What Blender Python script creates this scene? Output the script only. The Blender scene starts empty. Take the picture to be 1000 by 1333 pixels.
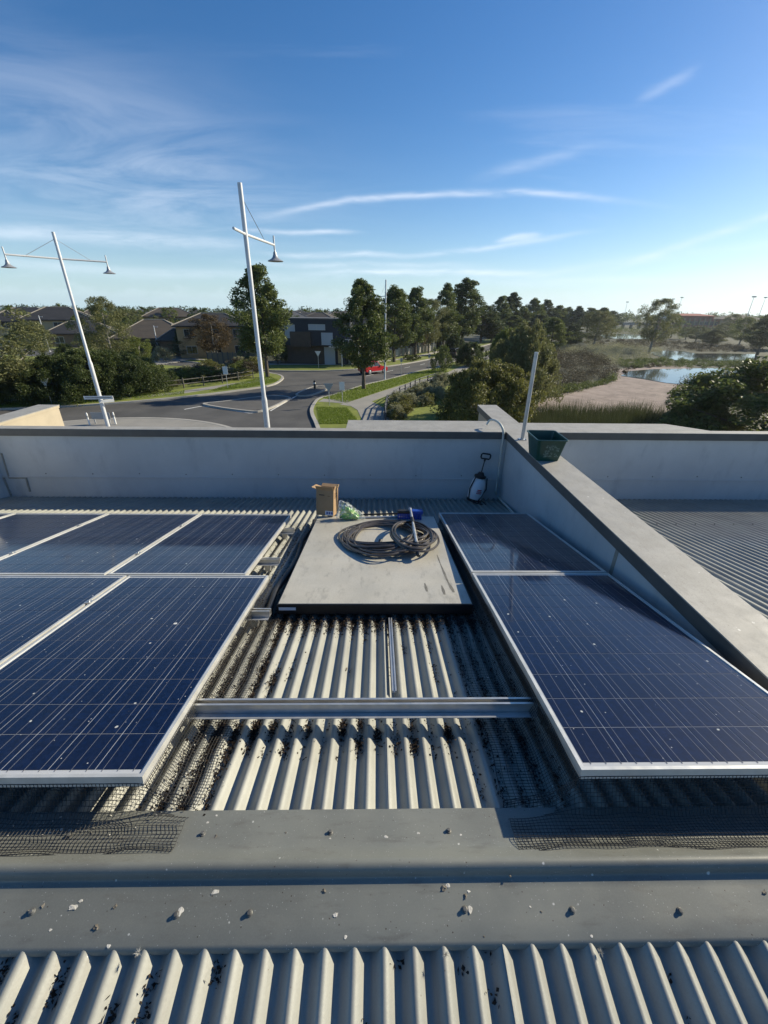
import bpy, bmesh, math, random
import numpy as np
from mathutils import Vector, Matrix

R = math.radians
random.seed(7)
scene = bpy.context.scene
COL = scene.collection

# ------------------------------------------------------------------ camera
FPX = 537.17                      # focal length in pixels of a 1000x1333 frame
PITCH, ROLL, YAW = R(25.95), R(0.714), R(1.136)
SL = R(10.98)                     # roof pitch
CAMZ = 8.0                        # eye height over the street
fw = Vector((math.sin(YAW) * math.cos(PITCH), math.cos(YAW) * math.cos(PITCH), -math.sin(PITCH)))
rt0 = Vector((math.cos(YAW), -math.sin(YAW), 0))
up0 = rt0.cross(fw)
rt = math.cos(ROLL) * rt0 + math.sin(ROLL) * up0
up = -math.sin(ROLL) * rt0 + math.cos(ROLL) * up0
cam = bpy.data.cameras.new('camera')
camo = bpy.data.objects.new('camera', cam)
COL.objects.link(camo)
cam.sensor_fit = 'VERTICAL'
cam.sensor_height = 36.0
cam.lens = FPX / 1333 * 36
cam.clip_start = 0.05
cam.clip_end = 9000
m3 = Matrix((rt, up, -fw)).transposed()
camo.matrix_world = Matrix.Translation((0, 0, CAMZ)) @ m3.to_4x4()
scene.camera = camo

# ------------------------------------------------------------------ sky and sun
SUN_AZ, SUN_EL = R(66.0), R(26.5)           # azimuth from +Y towards +X
sun_dir = Vector((math.sin(SUN_AZ) * math.cos(SUN_EL), math.cos(SUN_AZ) * math.cos(SUN_EL), math.sin(SUN_EL)))
sl = bpy.data.lights.new('sun', 'SUN')
sl.energy = 5.0
sl.angle = R(0.53)
sl.color = (1.0, 0.90, 0.69)
so = bpy.data.objects.new('sun', sl)
so.rotation_euler = (-sun_dir).to_track_quat('-Z', 'Y').to_euler()
so.location = (60, 30, 60)
COL.objects.link(so)

W = bpy.data.worlds.new('World')
scene.world = W
W.use_nodes = True
wn = W.node_tree
wn.nodes.clear()


def WN(t, **k):
    n = wn.nodes.new(t)
    for a, b in k.items():
        setattr(n, a, b)
    return n


def wl(a, b):
    wn.links.new(a, b)


def wmath(op, a, b=None, c=None, clamp=False):
    n = WN('ShaderNodeMath', operation=op)
    n.use_clamp = clamp
    for i, v in enumerate((a, b, c)):
        if v is None:
            continue
        if isinstance(v, (int, float)):
            n.inputs[i].default_value = v
        else:
            wl(v, n.inputs[i])
    return n.outputs[0]


sky = WN('ShaderNodeTexSky', sky_type='NISHITA')
sky.sun_disc = False
sky.sun_elevation = SUN_EL
sky.sun_rotation = SUN_AZ
sky.altitude = 50
sky.air_density = 1.0
sky.dust_density = 0.45
sky.ozone_density = 4.0
tc = WN('ShaderNodeTexCoord')
sep = WN('ShaderNodeSeparateXYZ')
wl(tc.outputs['Generated'], sep.inputs[0])
dx, dy, dz = sep.outputs
az = wmath('ARCTAN2', dx, dy)                   # radians, 0 = straight on, + to the right
el = wmath('ARCSINE', dz)
zc = wmath('MAXIMUM', dz, 0.02)
zc = wmath('ADD', zc, 0.10)
pu = wmath('DIVIDE', dx, zc)
pv = wmath('DIVIDE', dy, zc)
comb = WN('ShaderNodeCombineXYZ')
wl(pu, comb.inputs[0])
wl(pv, comb.inputs[1])


def wnoise(vec, scale, detail, rough, rot=0, sx=1, sy=1, dist=0.0, loc=(0, 0, 0)):
    mp = WN('ShaderNodeMapping')
    mp.inputs['Rotation'].default_value = (0, 0, rot)
    mp.inputs['Scale'].default_value = (sx, sy, 1)
    mp.inputs['Location'].default_value = loc
    wl(vec, mp.inputs[0])
    n = WN('ShaderNodeTexNoise')
    n.inputs['Scale'].default_value = scale
    n.inputs['Detail'].default_value = detail
    n.inputs['Roughness'].default_value = rough
    n.inputs['Distortion'].default_value = dist
    wl(mp.outputs[0], n.inputs['Vector'])
    return n.outputs[0]


def wramp(v, a, b):
    n = WN('ShaderNodeMapRange')
    n.interpolation_type = 'SMOOTHSTEP'
    n.inputs[1].default_value = a
    n.inputs[2].default_value = b
    wl(v, n.inputs[0])
    return n.outputs[0]


# thin cirrus over the whole sky
fib = wnoise(comb.outputs[0], 0.9, 6, 0.62, R(-14), 0.5, 1.6, 0.7)
c1 = wmath('MULTIPLY', wramp(fib, 0.55, 0.85), 0.6)
# broad milky patch to the left: direction bump around azimuth -40 deg, elevation 22 deg


def blob(a0, e0, wa, we, k=0.0):
    da = wmath('DIVIDE', wmath('SUBTRACT', az, R(a0)), R(wa))
    de0 = wmath('SUBTRACT', wmath('SUBTRACT', el, R(e0)), wmath('MULTIPLY', wmath('SUBTRACT', az, R(a0)), k))
    de = wmath('DIVIDE', de0, R(we))
    q = wmath('ADD', wmath('MULTIPLY', da, da), wmath('MULTIPLY', de, de))
    return wmath('EXPONENT', wmath('MULTIPLY', q, -1.0))


patch = wmath('ADD', blob(-26, 10.5, 17, 4.6), wmath('MULTIPLY', blob(-30, 16, 14, 4.5), 0.55))
fl = wnoise(comb.outputs[0], 1.25, 6, 0.62, R(24), 0.8, 1.5, 1.0, (1.0, 5.0, 0))
c2 = wmath('MULTIPLY', patch, wramp(fl, 0.30, 0.75))
# long thin streaks low over the horizon
ae = WN('ShaderNodeCombineXYZ')
wl(az, ae.inputs[0])
wl(el, ae.inputs[1])
sn = wnoise(ae.outputs[0], 7.0, 6, 0.6, 0, 1.0, 5.0, 0.8)
sn2 = wnoise(ae.outputs[0], 22.0, 4, 0.6, 0, 0.45, 3.0, 0.4)
warp = wmath('MULTIPLY', wmath('SUBTRACT', wnoise(ae.outputs[0], 5.0, 3, 0.5), 0.5), R(1.5))
el2 = wmath('ADD', el, warp)


def streak(a0, e0, wa, we, k=0.0, cv=0.0):
    d = wmath('SUBTRACT', az, R(a0))
    da = wmath('DIVIDE', d, R(wa))
    tgt = wmath('ADD', wmath('MULTIPLY', d, k), wmath('MULTIPLY', wmath('MULTIPLY', d, d), cv))
    de = wmath('DIVIDE', wmath('SUBTRACT', wmath('SUBTRACT', el2, R(e0)), tgt), R(we))
    da2 = wmath('MULTIPLY', da, da)
    q = wmath('ADD', wmath('MULTIPLY', da2, da2), wmath('MULTIPLY', de, de))
    return wmath('EXPONENT', wmath('MULTIPLY', q, -1.0))


st = wmath('MULTIPLY', streak(7, 11.7, 18, 0.28, 0.02, -.28), .85)
for args, g in (((6, 4.15, 13, 0.34), 1.25), ((-4, 5.9, 8, 0.28), .8), ((13, 6.7, 9, 0.28, .10), .7), ((-9, 8.05, 6, 0.22, .0), .9),
                ((16, 7.5, 2.2, 0.28, .05), 1.0), ((16, 13.7, 5, 0.5, .17), .3), ((34, 6.8, 8, 0.40, .33), .55), ((30, 5.2, 14, 0.4, .10), .3), ((-2, 4.9, 13, 0.3), .6),
                ((27.5, 18.4, 2.0, 0.4, .2), .35), ((-30, 6.3, 14, 0.6, .03), .7), ((-24, 3.6, 18, 0.5), .6), ((24, 3.2, 16, .4), .5)):
    st = wmath('ADD', st, wmath('MULTIPLY', streak(*args), g))
c3 = wmath('MULTIPLY', st, wmath('ADD', wmath('MULTIPLY', wramp(sn, 0.22, 0.62), 0.72), wmath('MULTIPLY', wramp(sn2, .3, .7), 0.42)))
# low bank of far cumulus
cum = wnoise(ae.outputs[0], 26.0, 5, 0.6, 0, 1.0, 1.6)
c4 = wmath('MULTIPLY', wmath('MULTIPLY', wramp(wmath('SUBTRACT', el, wmath('MULTIPLY', cum, R(3.2))), R(0.6), R(-0.5)), wramp(el, R(-1), R(0.4))), 0.22)
tot = wmath('ADD', wmath('ADD', wmath('MULTIPLY', c1, 0.28), wmath('MULTIPLY', c2, 0.30)), wmath('ADD', wmath('MULTIPLY', c3, 0.62), c4))
tot = wmath('MULTIPLY', tot, wramp(dz, -0.01, 0.03))
tot = wmath('MINIMUM', tot, 0.85)
mix = WN('ShaderNodeMix', data_type='RGBA')
wl(tot, mix.inputs[0])
wl(sky.outputs[0], mix.inputs[6])
mix.inputs[7].default_value = (8.6, 9.0, 9.4, 1)
hz = wmath('EXPONENT', wmath('MULTIPLY', wmath('MAXIMUM', el, 0.0), -1 / R(5.0)))
hzm = WN('ShaderNodeMix', data_type='RGBA')
wl(wmath('MULTIPLY', hz, 0.72), hzm.inputs[0])
wl(mix.outputs[2], hzm.inputs[6])
hzm.inputs[7].default_value = (7.0, 8.9, 9.2, 1)
hs = WN('ShaderNodeHueSaturation')
hs.inputs['Saturation'].default_value = 1.24
hs.inputs['Value'].default_value = 1.0
wl(hzm.outputs[2], hs.inputs['Color'])
bg = WN('ShaderNodeBackground')
bg.inputs[1].default_value = 0.088
out = WN('ShaderNodeOutputWorld')
tint = WN('ShaderNodeMix', data_type='RGBA', blend_type='MULTIPLY')
tint.inputs[0].default_value = 1.0
wl(hs.outputs[0], tint.inputs[6])
tint.inputs[7].default_value = (.96, .97, 1.04, 1)
wl(tint.outputs[2], bg.inputs[0])
wl(bg.outputs[0], out.inputs[0])

W.cycles.sampling_method = 'MANUAL'
W.cycles.sample_map_resolution = 512
vs = scene.view_settings
vs.view_transform = 'Standard'
vs.look = 'None'
vs.exposure = 0.48
vs.gamma = 1.0
vs.use_curve_mapping = False
scene.render.engine = 'CYCLES'
scene.cycles.max_bounces = 6
scene.cycles.transparent_max_bounces = 8

# ------------------------------------------------------------------ placing helpers


def ray(px, py):
    return fw + rt * ((px - 500) / FPX) - up * ((py - 666.5) / FPX)


def at(px, py, z=0.0):
    """ground survey: where the sight line meets the level z"""
    v = ray(px, py)
    t = (z - CAMZ) / v.z
    return Vector((v.x * t, v.y * t, z))


def aty(px, py, Y):
    v = ray(px, py)
    t = Y / v.y
    return Vector((v.x * t, Y, CAMZ + v.z * t))


C0 = -1.21433                    # roof plane constant of the panel tops, relative to the eye
cS, sS, tS = math.cos(SL), math.sin(SL), math.tan(SL)
DV = Vector((0, cS, -sS))        # down the far slope
NV = Vector((0, sS, cS))         # far slope normal
RIDGE_Y = 0.655


def zfar(y, h=0.15):
    return CAMZ + (C0 - h - y * sS) / cS


RIDGE_Z = zfar(RIDGE_Y)


def znear(y):
    return RIDGE_Z + tS * (y - RIDGE_Y)


def atroof(px, py, h=0.15):
    v = ray(px, py)
    t = (C0 - h) / NV.dot(v)
    return Vector((v.x * t, v.y * t, CAMZ + v.z * t))


def tag(o, label=None, cat=None, group=None, kind=None):
    if label:
        o['label'] = label
    if cat:
        o['category'] = cat
    if group:
        o['group'] = group
    if kind:
        o['kind'] = kind
    return o


def empty(name, loc=(0, 0, 0), rz=0.0, rot=None):
    o = bpy.data.objects.new(name, None)
    COL.objects.link(o)
    o.location = loc
    o.rotation_euler = rot if rot else (0, 0, rz)
    o.empty_display_size = 0.1
    return o


def link(name, me, parent=None, loc=None, rot=None, scale=None):
    o = bpy.data.objects.new(name, me)
    COL.objects.link(o)
    if parent:
        o.parent = parent
    if loc is not None:
        o.location = loc
    if rot is not None:
        o.rotation_euler = rot
    if scale is not None:
        o.scale = scale
    return o


def copy_tree(o, parent=None):
    c = o.copy()
    COL.objects.link(c)
    c.parent = parent
    for ch in list(o.children):
        copy_tree(ch, c)
    return c


class MB:
    def __init__(s):
        s.v, s.f = [], []

    def add(s, vs_, fs):
        n = len(s.v)
        s.v += [tuple(p) for p in vs_]
        s.f += [tuple(i + n for i in f) for f in fs]
        return s

    def box(s, x0, x1, y0, y1, z0, z1, M=None):
        v = [Vector(p) for p in ((x0, y0, z0), (x1, y0, z0), (x1, y1, z0), (x0, y1, z0), (x0, y0, z1), (x1, y0, z1), (x1, y1, z1), (x0, y1, z1))]
        if M:
            v = [M @ p for p in v]
        return s.add(v, [(0, 3, 2, 1), (4, 5, 6, 7), (0, 1, 5, 4), (1, 2, 6, 5), (2, 3, 7, 6), (3, 0, 4, 7)])

    def tube(s, pts, r, n=8, cap=True, closed=False):
        pts = [Vector(p) for p in pts]
        rs = r if isinstance(r, (list, tuple)) else [r] * len(pts)
        base = len(s.v)
        k = len(pts)
        ref = None
        for i, p in enumerate(pts):
            if closed:
                t = pts[(i + 1) % k] - pts[i - 1]
            else:
                t = pts[min(i + 1, k - 1)] - pts[max(i - 1, 0)]
            if t.length < 1e-9:
                t = Vector((0, 0, 1))
            t.normalize()
            if ref is None:
                ref = Vector((0, 0, 1)) if abs(t.z) < .9 else Vector((1, 0, 0))
            a = t.cross(ref)
            if a.length < 1e-6:
                a = t.orthogonal()
            a.normalize()
            b = a.cross(t).normalized()
            ref = b
            for j in range(n):
                w = 2 * math.pi * j / n
                s.v.append(tuple(p + (a * math.cos(w) + b * math.sin(w)) * rs[i]))
        for i in range(k if closed else k - 1):
            i2 = (i + 1) % k
            for j in range(n):
                j2 = (j + 1) % n
                s.f.append((base + i * n + j, base + i * n + j2, base + i2 * n + j2, base + i2 * n + j))
        if cap and not closed:
            s.f.append(tuple(base + j for j in reversed(range(n))))
            s.f.append(tuple(base + (k - 1) * n + j for j in range(n)))
        return s

    def lathe(s, prof, n=16, M=None):
        """prof: (radius, z) pairs, about z"""
        base = len(s.v)
        for r_, z in prof:
            for j in range(n):
                w = 2 * math.pi * j / n
                p = Vector((r_ * math.cos(w), r_ * math.sin(w), z))
                s.v.append(tuple(M @ p if M else p))
        for i in range(len(prof) - 1):
            for j in range(n):
                j2 = (j + 1) % n
                s.f.append((base + i * n + j, base + i * n + j2, base + (i + 1) * n + j2, base + (i + 1) * n + j))
        s.f.append(tuple(base + j for j in reversed(range(n))))
        s.f.append(tuple(base + (len(prof) - 1) * n + j for j in range(n)))
        return s

    def extrude(s, prof, a, b, axis='x'):
        """closed 2-D profile swept along x (prof=(y,z)) or y (prof=(x,z))"""
        n = len(prof)
        v = []
        for t in (a, b):
            for p, q in prof:
                v.append((t, p, q) if axis == 'x' else (p, t, q))
        fs = [(i, (i + 1) % n, n + (i + 1) % n, n + i) for i in range(n)]
        fs += [tuple(range(n))[::-1], tuple(range(n, 2 * n))]
        return s.add(v, fs)

    def slab(s, pts, z0, z1):
        n = len(pts)
        v = [(p[0], p[1], z0) for p in pts] + [(p[0], p[1], z1) for p in pts]
        return s.add(v, [tuple(range(n))[::-1], tuple(range(n, 2 * n))] + [(i, (i + 1) % n, n + (i + 1) % n, n + i) for i in range(n)])

    def mesh(s, name, mat=None, smooth=False, fix=True):
        me = bpy.data.meshes.new(name)
        me.from_pydata(s.v, [], s.f)
        if fix:
            bm = bmesh.new()
            bm.from_mesh(me)
            bmesh.ops.recalc_face_normals(bm, faces=bm.faces)
            bm.to_mesh(me)
            bm.free()
        if mat:
            me.materials.append(mat)
        if smooth:
            for p in me.polygons:
                p.use_smooth = True
            try:
                me.set_sharp_from_angle(angle=R(40))
            except Exception:
                pass
        me.update()
        return me

    def build(s, name, mat, parent=None, smooth=False, loc=None, rot=None, bevel=0, fix=True):
        o = link(name, s.mesh(name, mat, smooth, fix), parent, loc, rot)
        if bevel:
            b = o.modifiers.new('bevel', 'BEVEL')
            b.width = bevel
            b.segments = 2
            b.limit_method = 'ANGLE'
        return o


def np_mesh(name, verts, nper, mat):
    """verts (N, nper, 3): N separate polygons"""
    N = verts.shape[0]
    me = bpy.data.meshes.new(name)
    me.vertices.add(N * nper)
    me.vertices.foreach_set('co', verts.reshape(-1).astype(np.float32))
    me.loops.add(N * nper)
    me.loops.foreach_set('vertex_index', np.arange(N * nper, dtype=np.int32))
    me.polygons.add(N)
    me.polygons.foreach_set('loop_start', (np.arange(N) * nper).astype(np.int32))
    me.polygons.foreach_set('loop_total', np.full(N, nper, dtype=np.int32))
    me.materials.append(mat)
    me.update(calc_edges=True)
    return me


# ------------------------------------------------------------------ materials


def new_mat(name):
    m = bpy.data.materials.new(name)
    m.use_nodes = True
    nt = m.node_tree
    nt.nodes.clear()
    o = nt.nodes.new('ShaderNodeOutputMaterial')
    return m, nt, o


def nmath(nt, op, a, b=None, clamp=False):
    n = nt.nodes.new('ShaderNodeMath')
    n.operation = op
    n.use_clamp = clamp
    for i, v in enumerate((a, b)):
        if v is None:
            continue
        if isinstance(v, (int, float)):
            n.inputs[i].default_value = v
        else:
            nt.links.new(v, n.inputs[i])
    return n.outputs[0]


def nnoise(nt, vec, scale, detail=5, rough=.55, stretch=None, dist=0):
    if stretch:
        mp = nt.nodes.new('ShaderNodeMapping')
        mp.inputs['Scale'].default_value = stretch
        nt.links.new(vec, mp.inputs[0])
        vec = mp.outputs[0]
    n = nt.nodes.new('ShaderNodeTexNoise')
    n.inputs['Scale'].default_value = scale
    n.inputs['Detail'].default_value = detail
    n.inputs['Roughness'].default_value = rough
    n.inputs['Distortion'].default_value = dist
    nt.links.new(vec, n.inputs['Vector'])
    return n.outputs[0]


def nramp(nt, v, a, b, lo=0., hi=1.):
    n = nt.nodes.new('ShaderNodeMapRange')
    n.interpolation_type = 'SMOOTHSTEP'
    for i, x in enumerate((a, b, lo, hi)):
        n.inputs[i + 1].default_value = x
    nt.links.new(v, n.inputs[0])
    return n.outputs[0]


def nmix(nt, f, a, b):
    n = nt.nodes.new('ShaderNodeMix')
    n.data_type = 'RGBA'
    for i, v in ((0, f), (6, a), (7, b)):
        if isinstance(v, (int, float)):
            n.inputs[i].default_value = v
        elif isinstance(v, tuple):
            n.inputs[i].default_value = (*v, 1)
        else:
            nt.links.new(v, n.inputs[i])
    return n.outputs[2]


def wpos(nt):
    return nt.nodes.new('ShaderNodeNewGeometry').outputs['Position']


def specks(nt, pos, scale, thr, amount=1.0):
    """small round-ish flecks: 0..1 mask; amount = share of cells that carry one"""
    v = nt.nodes.new('ShaderNodeTexVoronoi')
    v.inputs['Scale'].default_value = scale
    nt.links.new(pos, v.inputs['Vector'])
    nz = nnoise(nt, pos, scale * 3.1, 2)
    d = nmath(nt, 'ADD', v.outputs['Distance'], nmath(nt, 'MULTIPLY', nmath(nt, 'SUBTRACT', nz, .5), thr * 1.6))
    a = nramp(nt, d, thr, thr * .6)
    s = nt.nodes.new('ShaderNodeSeparateColor')
    nt.links.new(v.outputs['Color'], s.inputs[0])
    return nmath(nt, 'MULTIPLY', a, nmath(nt, 'LESS_THAN', s.outputs[0], amount))


def M(name, c1, c2=None, scale=4., rough=.6, metal=0., bump=0., bscale=60., stretch=None, coat=0., spots=(), rvar=.0, spec=.5, detail=6, streaks=None, grain=None):
    m, nt, o = new_mat(name)
    b = nt.nodes.new('ShaderNodeBsdfPrincipled')
    nt.links.new(b.outputs[0], o.inputs[0])
    pos = wpos(nt)
    col = c1
    if c2:
        n = nnoise(nt, pos, scale, detail, .6, stretch)
        col = nmix(nt, nramp(nt, n, .3, .7), c1, c2)
    for sc, thr, amt, c in spots:
        col = nmix(nt, specks(nt, pos, sc, thr, amt), col, c)
    if streaks:
        sc, st_, c, k = streaks
        n = nnoise(nt, pos, sc, 6, .65, st_)
        col = nmix(nt, nramp(nt, n, .52, .75, 0, k), col, c)
    if grain:
        sc, c, k = grain
        n = nnoise(nt, pos, sc, 3, .7)
        col = nmix(nt, nramp(nt, n, .42, .72, 0, k), col, c)
    if isinstance(col, tuple):
        b.inputs['Base Color'].default_value = (*col, 1)
    else:
        nt.links.new(col, b.inputs['Base Color'])
    b.inputs['Metallic'].default_value = metal
    b.inputs['Roughness'].default_value = rough
    b.inputs['Specular IOR Level'].default_value = spec
    if rvar:
        n = nnoise(nt, pos, scale * 2.3, 5)
        nt.links.new(nramp(nt, n, .25, .75, rough - rvar, rough + rvar), b.inputs['Roughness'])
    if coat:
        b.inputs['Coat Weight'].default_value = coat
        b.inputs['Coat Roughness'].default_value = .06
    if bump:
        bp = nt.nodes.new('ShaderNodeBump')
        bp.inputs['Strength'].default_value = bump
        bp.inputs['Distance'].default_value = 0.02
        nt.links.new(nnoise(nt, pos, bscale, 6, .6), bp.inputs['Height'])
        nt.links.new(bp.outputs[0], b.inputs['Normal'])
    return m


def leaf_mat(name, dark, light, trans=.30, rough=.55):
    m, nt, o = new_mat(name)
    g = nt.nodes.new('ShaderNodeNewGeometry')
    oi = nt.nodes.new('ShaderNodeObjectInfo')
    r_ = nmath(nt, 'ADD', nmath(nt, 'MULTIPLY', g.outputs['Random Per Island'], .75), nmath(nt, 'MULTIPLY', oi.outputs['Random'], .25))
    col = nmix(nt, r_, dark, light)
    b = nt.nodes.new('ShaderNodeBsdfPrincipled')
    b.inputs['Roughness'].default_value = rough
    b.inputs['Specular IOR Level'].default_value = .35
    t = nt.nodes.new('ShaderNodeBsdfTranslucent')
    nt.links.new(col, b.inputs['Base Color'])
    nt.links.new(col, t.inputs['Color'])
    ms = nt.nodes.new('ShaderNodeMixShader')
    ms.inputs[0].default_value = trans
    nt.links.new(b.outputs[0], ms.inputs[1])
    nt.links.new(t.outputs[0], ms.inputs[2])
    nt.links.new(ms.outputs[0], o.inputs[0])
    return m


def glassy_mat(name, c1, c2, cscale, rough=.35, dust=.10, metal=0.):
    """something seen under the panel's front glass: coat, dust film, dried rain marks, flecks"""
    m, nt, o = new_mat(name)
    b = nt.nodes.new('ShaderNodeBsdfPrincipled')
    nt.links.new(b.outputs[0], o.inputs[0])
    pos = wpos(nt)
    v = nt.nodes.new('ShaderNodeTexVoronoi')
    v.inputs['Scale'].default_value = cscale
    nt.links.new(pos, v.inputs['Vector'])
    s = nt.nodes.new('ShaderNodeSeparateColor')
    nt.links.new(v.outputs['Color'], s.inputs[0])
    col = nmix(nt, s.outputs[0], c1, c2)
    oi = nt.nodes.new('ShaderNodeObjectInfo')
    col = nmix(nt, nmath(nt, 'MULTIPLY', oi.outputs['Random'], .55), col, c1)
    d = nnoise(nt, pos, 2.2, 8, .68, (1.0, 0.6, 1.0), .6)
    d2 = nnoise(nt, pos, 38, 4, .7)
    dm = nmath(nt, 'MULTIPLY', nramp(nt, d, .38, .75, dust * .25, dust * 1.9), nramp(nt, d2, .25, .75, .6, 1.4))
    col = nmix(nt, dm, col, (.42, .42, .43))
    for sc, thr, amt, c in ((17, .12, .13, (.50, .50, .47)), (6.1, .070, .15, (.62, .61, .57)), (9.0, .05, .12, (.10, .075, .05)), (48, .13, .10, (.45, .45, .44))):
        col = nmix(nt, specks(nt, pos, sc, thr, amt), col, c)
    nt.links.new(col, b.inputs['Base Color'])
    b.inputs['Roughness'].default_value = rough
    b.inputs['Metallic'].default_value = metal
    b.inputs['Coat Weight'].default_value = 1.0
    b.inputs['Coat IOR'].default_value = 1.27
    b.inputs['Specular IOR Level'].default_value = .16
    nt.links.new(nramp(nt, d, .3, .8, .03, .16), b.inputs['Coat Roughness'])
    return m


m_roof = M('aged_zinc_roof', (.345, .345, .303), (.27, .272, .243), 3.0, .54, .15, .04, 90, spots=((60, .11, .12, (.16, .14, .11)), (26, .05, .12, (.62, .61, .58))), rvar=.08,
           streaks=(5., (9., .6, 1.), (.22, .20, .17), .45), grain=(180, (.26, .25, .22), .35))
m_cap = M('ridge_metal', (.195, .20, .176), (.15, .155, .138), 2.6, .5, .1, .05, 5, spots=((34, .12, .20, (.50, .50, .46)), (70, .15, .16, (.06, .045, .032)), (14, .075, .25, (.58, .57, .53)), (150, .2, .2, (.38, .38, .36))), rvar=.1,
          streaks=(7., (1.2, 5., 1.), (.12, .115, .10), .7), grain=(260, (.26, .26, .235), .22))
m_clad = M('parapet_cladding', (.58, .595, .59), (.50, .515, .515), 1.3, .42, .0, .02, 40, rvar=.1, spots=((7, .03, .2, (.12, .12, .12)),),
           streaks=(3.2, (1.3, 1.3, .5), (.34, .355, .365), .5), grain=(60, (.46, .475, .48), .25))
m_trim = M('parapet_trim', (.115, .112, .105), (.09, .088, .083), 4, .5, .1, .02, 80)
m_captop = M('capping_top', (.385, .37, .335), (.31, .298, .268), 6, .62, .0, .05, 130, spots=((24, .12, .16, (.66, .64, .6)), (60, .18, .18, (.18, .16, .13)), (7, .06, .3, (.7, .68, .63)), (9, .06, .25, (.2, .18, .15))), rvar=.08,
             streaks=(9., (4., 1.2, 1.), (.22, .205, .175), .6), grain=(160, (.22, .21, .19), .5))
m_render = M('cream_render', (.44, .375, .275), (.38, .325, .24), 3, .85, 0, .06, 40, streaks=(4, (1, 1, .3), (.4, .33, .24), .4))
m_wallout = M('outer_wall', (.5, .47, .42), (.45, .42, .38), 1, .85)
m_alu = M('anodised_aluminium', (.62, .61, .58), (.52, .51, .48), 14, .38, .75, .01, 90, rvar=.08)
m_frame = M('panel_frame_metal', (.70, .69, .65), (.58, .57, .53), 9, .42, .45, .01, 80, rvar=.08, spots=((30, .09, .2, (.3, .27, .22)),))
m_cell = glassy_mat('polycrystalline_cell', (.0012, .0050, .024), (.0026, .0105, .046), 85, .33, .008)
m_back = glassy_mat('backsheet', (.42, .44, .47), (.46, .47, .48), 20, .5, .05)
m_bus = glassy_mat('busbar_metal', (.135, .14, .165), (.17, .17, .19), 20, .4, .03, .2)
m_black = M('black_plastic', (.014, .014, .015), (.022, .022, .022), 20, .5)
m_dkmetal = M('dark_collector_frame', (.008, .008, .009), (.013, .013, .013), 8, .5, .1)
m_frost = M('frosted_collector_glass', (.49, .465, .40), (.40, .38, .325), 2.4, .42, 0, .015, 200, rvar=.1, spots=((15, .05, .12, (.56, .55, .51)), (22, .06, .10, (.16, .15, .12)), (90, .12, .2, (.5, .49, .45))),
            streaks=(6., (3.5, 1., 1.), (.20, .19, .16), .6), grain=(140, (.30, .285, .25), .5))
m_galv = M('galvanised_steel', (.55, .56, .57), (.44, .45, .46), 10, .4, .6, .01, 60, rvar=.1)
m_pole = M('painted_steel_pole', (.66, .67, .68), (.6, .61, .62), 3, .45, .1)
m_lamp = M('lamp_metal', (.40, .41, .42), (.34, .35, .36), 5, .42, .4)
m_wire = M('black_wire_mesh', (.012, .012, .012), (.02, .018, .016), 30, .6)
m_hose = M('dark_rubber_hose', (.095, .082, .070), (.030, .027, .025), 2.2, .30, 0, .02, 200)
m_litter = M('leaf_litter', (.030, .021, .014), (.075, .052, .034), 60, .9)
m_drop = M('dried_droppings', (.62, .60, .55), (.42, .40, .35), 90, .9)
m_stone = M('grit', (.10, .085, .065), (.2, .18, .15), 80, .9)
m_card = M('cardboard', (.38, .25, .135), (.33, .215, .115), 12, .85, 0, .02, 100)
m_cardin = M('cardboard_inner', (.30, .2, .11), (.27, .18, .1), 12, .9)
m_ink = M('brown_print', (.16, .085, .035), None, 1, .8)
m_sticker = M('white_sticker', (.68, .70, .74), None, 1, .6)
m_blueink = M('blue_print', (.06, .10, .30), None, 1, .6)
m_blue = M('blue_plastic', (.016, .065, .36), (.012, .05, .28), 30, .4)
m_green_in = M('green_wrapping', (.06, .36, .08), (.40, .50, .16), 26, .3, 0, 0)
m_white = M('white_plastic', (.74, .75, .76), (.7, .71, .72), 9, .4)
m_red = M('red_print', (.50, .03, .05), None, 1, .5)
m_basket = M('dark_green_plastic', (.010, .062, .046), (.008, .048, .036), 12, .35)
m_print = M('worn_pale_print', (.20, .30, .27), (.03, .07, .06), 34, .6)
m_conduit = M('grey_hose', (.60, .60, .54), (.52, .52, .47), 9, .5)
m_seal = M('sealant', (.34, .32, .27), (.27, .25, .21), 16, .6)

m_asphalt = M('asphalt', (.098, .095, .090), (.058, .057, .056), .28, .9, 0, .05, 3, spots=((.45, .09, .3, (.09, .088, .085)),))
m_conc = M('concrete', (.40, .38, .34), (.33, .315, .28), .7, .85, 0, .03, 6)
m_path = M('path_concrete', (.30, .285, .255), (.25, .24, .215), .6, .9)
m_isl = M('island_paving', (.11, .105, .098), (.085, .083, .078), .6, .9)
m_paint = M('white_road_paint', (.7, .7, .68), (.55, .55, .53), 3, .8)
m_grass = M('mown_grass', (.20, .23, .032), (.13, .16, .026), .7, .95, 0, .5, 9, detail=8)
m_ground = M('dry_ground', (.060, .058, .028), (.038, .046, .018), .06, .95, 0, .4, 2, detail=8)
m_mud = M('pale_mud', (.33, .262, .222), (.20, .155, .13), .5, .95, 0, .5, 1.2, detail=9, spots=((.6, .16, .4, (.13, .105, .08)), (1.7, .18, .3, (.42, .36, .31))))
m_grassblade = leaf_mat('grass_blades', (.13, .19, .018), (.23, .30, .04), .35)

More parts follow.
